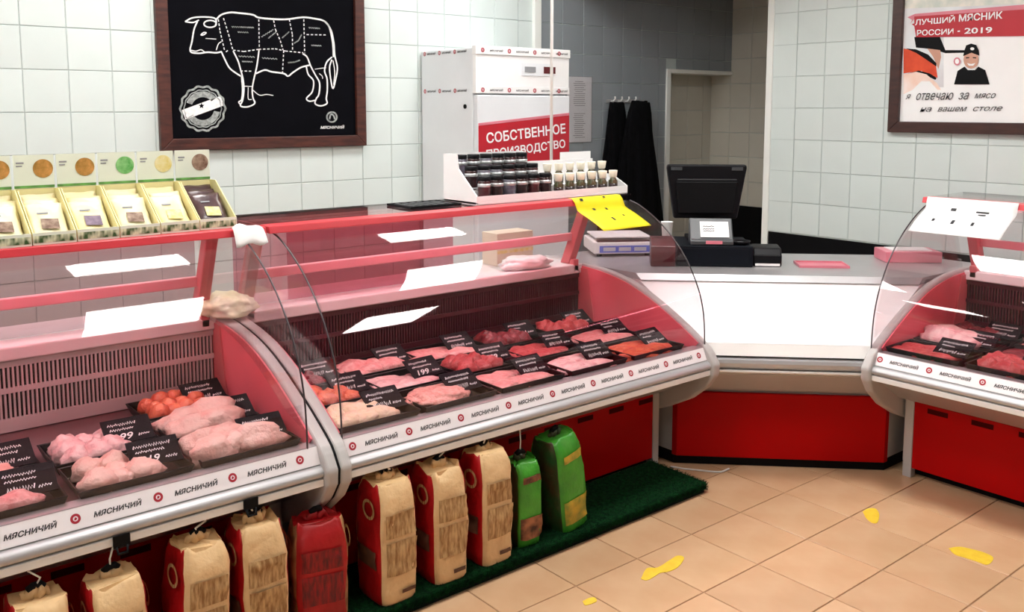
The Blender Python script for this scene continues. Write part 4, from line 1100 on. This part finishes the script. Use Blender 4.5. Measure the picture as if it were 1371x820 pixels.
MB().lathe([(.030, .006), (.030, .009)], 16).build('mat', 'silver', cs_)
p = till_pt(1028, 358)
sp_ = thing('label_printer', 'small black label printer beside the cash drawer', 'printer', (p[0] + .062, p[1] + .062, ZW), (0, 0, DR))
MB().prism([(-.075, 0), (.075, 0), (.078, .070), (.045, .098), (-.050, .090), (-.078, .055)], -.070, .070, 'x').build('printer_body', 'black_gloss', sp_, bevel=.008)
MB().box(-.060, .060, -.0785, -.074, .004, .016).build('label_slot', 'white_print', sp_)
p = till_pt(1104, 359)
rd = thing('change_tray', 'shallow pink change tray on the corner worktop', 'tray', (p[0] + .05, p[1] + .05, ZW), (0, 0, DR))
MB().box(-.115, .115, -.07, .07, 0, .004).build('tray_base', 'pink_dish', rd, bevel=.001)
MB().box(-.12, .12, -.075, -.07, 0, .012).box(-.12, .12, .07, .075, 0, .012).box(-.12, -.115, -.07, .07, 0, .012).box(.115, .12, -.07, .07, 0, .012).build('rim', 'pink_dish', rd)
p = till_pt(1222, 352)
rb = thing('pink_carton', 'low pale pink carton on the worktop behind the curved glass', 'carton', (p[0] + .06, p[1] + .06, ZW), (0, 0, DR + .05))
MB().box(-.14, .14, -.09, .09, 0, .055).build('box_body', 'meat_fat' if False else 'pink_dish', rb, bevel=.004)
MB().box(-.10, .10, -.06, .06, .055, .060).build('lid_label', 'label_white', rb)
p = till_pt(889, 330)
cu_ = thing('paper_cup', 'tall white paper cup beside the till', 'cup', (p[0], p[1] - .02, ZW))
MB().lathe([(.022, 0), (.023, .002), (.033, .140), (.035, .143), (.031, .143), (.021, .006)], 20).build('cup', 'paper', cu_)
p = till_pt(900, 357)
db = thing('dark_red_box', 'low dark red box beside the cash drawer', 'box', (p[0] + .01, p[1] + .075, ZW), (0, 0, DR))
MB().prism([(-.07, 0), (.07, 0), (.07, .135), (-.02, .135), (-.07, .10)], -.060, .060, 'x').build('box_body', 'dark_red', db, bevel=.004)

# ================================================================== UNDER THE COUNTERS: turf platform, bags
mt = thing('turf_platform', 'low platform covered with dark green artificial turf under the counters', 'platform', (1.3, 2.60, 0))
def mpart(mb, n, m, bv=0.0): return mb.build(n, m, mt, bevel=bv, world=True)
MX0, MX1, MY0, MY1 = -.50, 3.095, 2.425, 2.755
mpart(MB().box(MX0 + .01, MX1 - .01, MY0 + .01, MY1, 0, .012), 'board', 'black')
mpart(MB().box(MX0, MX1, MY0, MY1, .012, .048), 'turf', 'turf', .012)
pile = MB(); r_ = random.Random(5)
for k in range(9000):
    top = r_.random() < .55
    x = r_.uniform(1.2, MX1)
    if top: b = Vector((x, r_.uniform(MY0, MY1), .047)); d = Vector((r_.uniform(-.006, .006), r_.uniform(-.006, .006), .010))
    else: b = Vector((x, MY0 + .001, r_.uniform(.010, .046))); d = Vector((r_.uniform(-.005, .005), -.009, r_.uniform(-.004, .007)))
    w_ = Vector((.0016, 0, 0)) if not top or r_.random() < .5 else Vector((0, .0016, 0))
    pile.add([b - w_, b + w_, b + d], [(0, 1, 2)])
for k in range(900):
    b = Vector((MX1 - .001, r_.uniform(MY0, MY1), r_.uniform(.01, .047))); d = Vector((.009, r_.uniform(-.005, .005), r_.uniform(-.003, .007))); w_ = Vector((0, .0016, 0))
    pile.add([b - w_, b + w_, b + d], [(0, 1, 2)])
o = pile.build('turf_pile', 'turf', mt, fix=False, world=True); o['kind'] = 'stuff'

def bag(x, y, rz, hx, hy, ht, mats, label, group, seed, style, lean=(0, 0), string=True):
    """standing paper sack: rounded-box column that swells, gathers at the neck and carries a tie string
       mats = (side colour, front colour)"""
    t = thing('paper_bag' if style == 'red' else 'foil_bag', label, 'bag', (x, y, .0485), (R(lean[0]), R(lean[1]), rz), group)
    n = 40; lv = [0, .006, .03, .10, .22, .36, .50, .64, .76, .86, .92, .955, .98, 1.0]
    def S(a, h):
        # superellipse section; h in 0..1
        sw = 1 + .05 * math.sin(h * math.pi) - (.05 if h < .02 else 0)
        if h > .80:
            k = (h - .80) / .20; fx = 1 - .10 * k * k; fy = 1 - .34 * k * k
        else: fx = fy = 1
        ca, sa = math.cos(a), math.sin(a); e = .42
        px = hx * sw * fx * (abs(ca) ** e) * (1 if ca >= 0 else -1); py = hy * sw * fy * (abs(sa) ** e) * (1 if sa >= 0 else -1)
        nz_ = .007 * noise.noise(Vector((ca * 1.8 + seed, sa * 1.8, h * 6 + seed))) + .0035 * noise.noise(Vector((ca * 5, sa * 5 + seed, h * 17)))
        top = .022 * noise.noise(Vector((ca * 2.5 + seed * 3, sa * 2.5, 1))) * max(0, (h - .85) / .15)
        if h < .02: nz_ = 0
        return Vector((px + nz_ * ca * 1.2, py + nz_ * sa * 1.2, h * ht + top))
    AN = [2 * math.pi * j / n for j in range(n)]
    vs_ = []
    for h in lv: vs_ += [S(a, h) for a in AN]
    fs = []; ms = []
    for i in range(len(lv) - 1):
        for j in range(n):
            am = AN[j] + math.pi / n
            front = math.sin(am) < -abs(math.cos(am)) * .72
            rear = math.sin(am) > abs(math.cos(am)) * .72
            fs.append((i*n + j, i*n + (j+1) % n, (i+1)*n + (j+1) % n, (i+1)*n + j)); ms.append(1 if (front or rear) else 0)
    mb = MB(); mb.v = [tuple(v) for v in vs_]; mb.f = [list(f) for f in fs]; mb.m = ms; mb.s = [True] * len(fs)
    k_ = len(lv) - 1
    mb.f += [list(range(n))[::-1], [k_*n + j for j in range(n)]]; mb.m += [0, 1]; mb.s += [False, False]
    mb.build('sack', [mats[0], mats[1]], t)
    def patch(nm, m, a0, a1, h0, h1, lift=.0042, na=12, nh=10, keep=None):
        def fn(u, v):
            a = a0 + (a1 - a0) * u; h = h0 + (h1 - h0) * v; p_ = S(a, h); d = Vector((p_.x / hx**2, p_.y / hy**2, 0)).normalized()
            return p_ + d * lift
        w_ = na + 1; vs2 = [fn(i/na, j/nh) for j in range(nh+1) for i in range(na+1)]
        MB().add(vs2, [(j*w_+i, j*w_+i+1, (j+1)*w_+i+1, (j+1)*w_+i) for j in range(nh) for i in range(na)], 0, True).build(nm, m, t, fix=False)
    F0 = math.pi * 1.5; L0 = math.pi
    if style == 'red':
        pm = 'bag_print' if mats[1] != 'bag_red' else 'bag_darkprint'
        patch('print_block', pm, F0 - .50, F0 + .45, .58, .78); patch('print_block', pm, F0 - .48, F0 + .50, .26, .54)
        patch('weight_mark', 'bag_brown', F0 + .0, F0 + .42, .08, .115, na=3, nh=2)
        # round emblem on the red side
        vs2 = []
        for j in range(25):
            a = 2 * math.pi * j / 24
            for r in (.024, .034):
                yy = r * math.cos(a) * 1.05; hh = .80 + r * math.sin(a) / ht; vs2.append(Vector((-hx * 1.045 - .0058, yy - .02, hh * ht)))
        for sgn in (1, -1):
            MB().add([(v.x * sgn, v.y, v.z) for v in vs2], [(2*j, 2*j+1, 2*j+3, 2*j+2) for j in range(24)]).build('emblem_ring', 'bag_print', t, fix=False)
        patch('print_block', 'bag_brown', L0 - .38, L0 + .30, .30, .46)
    else:
        patch('picture', 'bag_food' if style == 'green' else 'bag_brownfood', F0 - .60, F0 + .60, .10, .36, na=8)
        patch('picture', 'bag_food' if style == 'green' else 'bag_brownfood', F0 - .35, F0 + .45, .78, .86)
    # gathered neck and tie
    mb = MB(); q = []
    for i in range(9): q.append((hx * .45 * (i/4 - 1), .004 * math.sin(i * 2.1), ht * (1.0 + .035 * math.sin(i * 1.9 + seed) + .02)))
    mb.tube(q, [.006, .012, .014, .016, .015, .016, .013, .011, .005], 8)
    mb.build('gathered_neck', mats[1] if style == 'red' else mats[0], t)
    MB().tube([(-.018, 0, ht + .020), (-.006, -.004, ht + .030), (.010, .003, ht + .028), (.020, 0, ht + .018)], .010, 8).build('clip', 'black', t)
    if string:
        e = .46 - .055 if False else .0
        MB().tube([(.0, -.002, ht + .026), (.012 * math.sin(seed), -.012, (ht + .436) / 2 + .01), (.022 * math.sin(seed * 2), -.022, .436)], .0026, 6).build('tie_string', 'string_white', t)
    return t
RL = ('bag_red', 'bag_cream'); GRP = 'red and cream paper bags on the turf'
bx = [(.262, 0, .36), (.478, .03, .355), (.688, -.04, .345), (.893, .05, .375)]
bx.append((1.085, -.03, .385))
for k, (x, rz, ht) in enumerate(bx):
    bag(x, 2.520, rz, .070, .086, ht, RL, 'red and cream paper bag under the snack-box counter, %s from the turned bag' % ('fifth', 'fourth', 'third', 'second', 'first')[k], None, 1.3 + k, 'red', (0, (-3, 2, -2, 3, 0)[k]))
bag(1.285, 2.515, R(-14), .082, .068, .335, ('bag_brownside', 'bag_red'), 'slumped paper bag turned with its red face to the front', None, 9.1, 'red', (0, 0), False)
for k, (x, rz, ht, lab) in enumerate(((1.540, .02, .395, 'red and cream paper bag standing next to the turned bag'), (1.752, -.03, .385, 'red and cream paper bag between two like bags, third before the green bags'),
                                      (1.950, .02, .390, 'red and cream paper bag next to the green bags'))):
    bag(x, 2.520, rz, .070, .086, ht, RL, lab, None, 20.5 + k * 1.7, 'red')
bag(2.128, 2.535, -.05, .056, .072, .310, ('bag_darkgreen', 'bag_green'), 'dark green bag with brown pictures next to the red bags', None, 31.0, 'brown')
bag(2.345, 2.535, .10, .074, .080, .365, ('bag_darkgreen', 'bag_green'), 'bright green bag with a yellow food picture at the row end', None, 34.0, 'green', (0, -7), False)

# black clips on the white ledge
for k, px in enumerate((162, 335)):
    p = ony(px, 718 if k == 0 else 668, YS - .046)
    c = thing('ledge_clip', 'black clip over the white ledge, %s' % ('farther from the counter joint' if k == 0 else 'closer to the counter joint'), 'clip', (p.x, YS - .046, .485))
    MB().prism([(-.006, .002), (-.006, .034), (-.001, .034), (-.001, .008)], -.022, .022, 'x').build('jaw', 'black', c)
    MB().tube([(-.014, -.004, .004), (-.012, -.012, -.014), (.012, -.012, -.014), (.014, -.004, .004)], .004, 6).build('loop', 'black', c)

# ================================================================== FLOOR: yellow stickers and a cable
def sticker(px_pts, label):
    pts = [onz(a, b, 0.0) for a, b in px_pts]; c = sum(pts, Vector()) / len(pts)
    loop = catmull([p - c for p in pts] + [pts[0] - c], 4)[:-1]
    o = MB().prism([(p.x, p.y) for p in loop], .0004, .0018, 'z').build('floor_sticker', 'leaf_yellow', None, loc=(c.x, c.y, 0)); tag(o, label, 'sticker'); return o
sticker([(858,776),(866,762),(880,761),(895,752),(907,745),(916,748),(908,760),(896,766),(884,768),(876,773),(866,778)], 'worn yellow fish-shaped sticker on the floor before the green bags')
sticker([(1155,686),(1162,682),(1172,682),(1177,689),(1175,700),(1168,701),(1160,695)], 'small worn yellow sticker on the floor before the corner counter')
sticker([(1270,735),(1284,733),(1300,736),(1318,741),(1330,748),(1322,757),(1306,752),(1290,747),(1278,743)], 'long worn yellow sticker on the floor before the notice-sheet counter')
sticker([(780,806),(788,802),(796,801),(799,806),(790,810),(783,811)], 'faint small yellow sticker on the floor by the turf')
pts = [onz(*p, .004) for p in ((898,625),(915,628),(935,630),(955,632),(966,632),(976,628))]
o = MB().tube(catmull(pts, 5), .0042, 8).build('cable', 'string_white'); tag(o, 'white cable lying on the floor before the corner counter', 'cable')
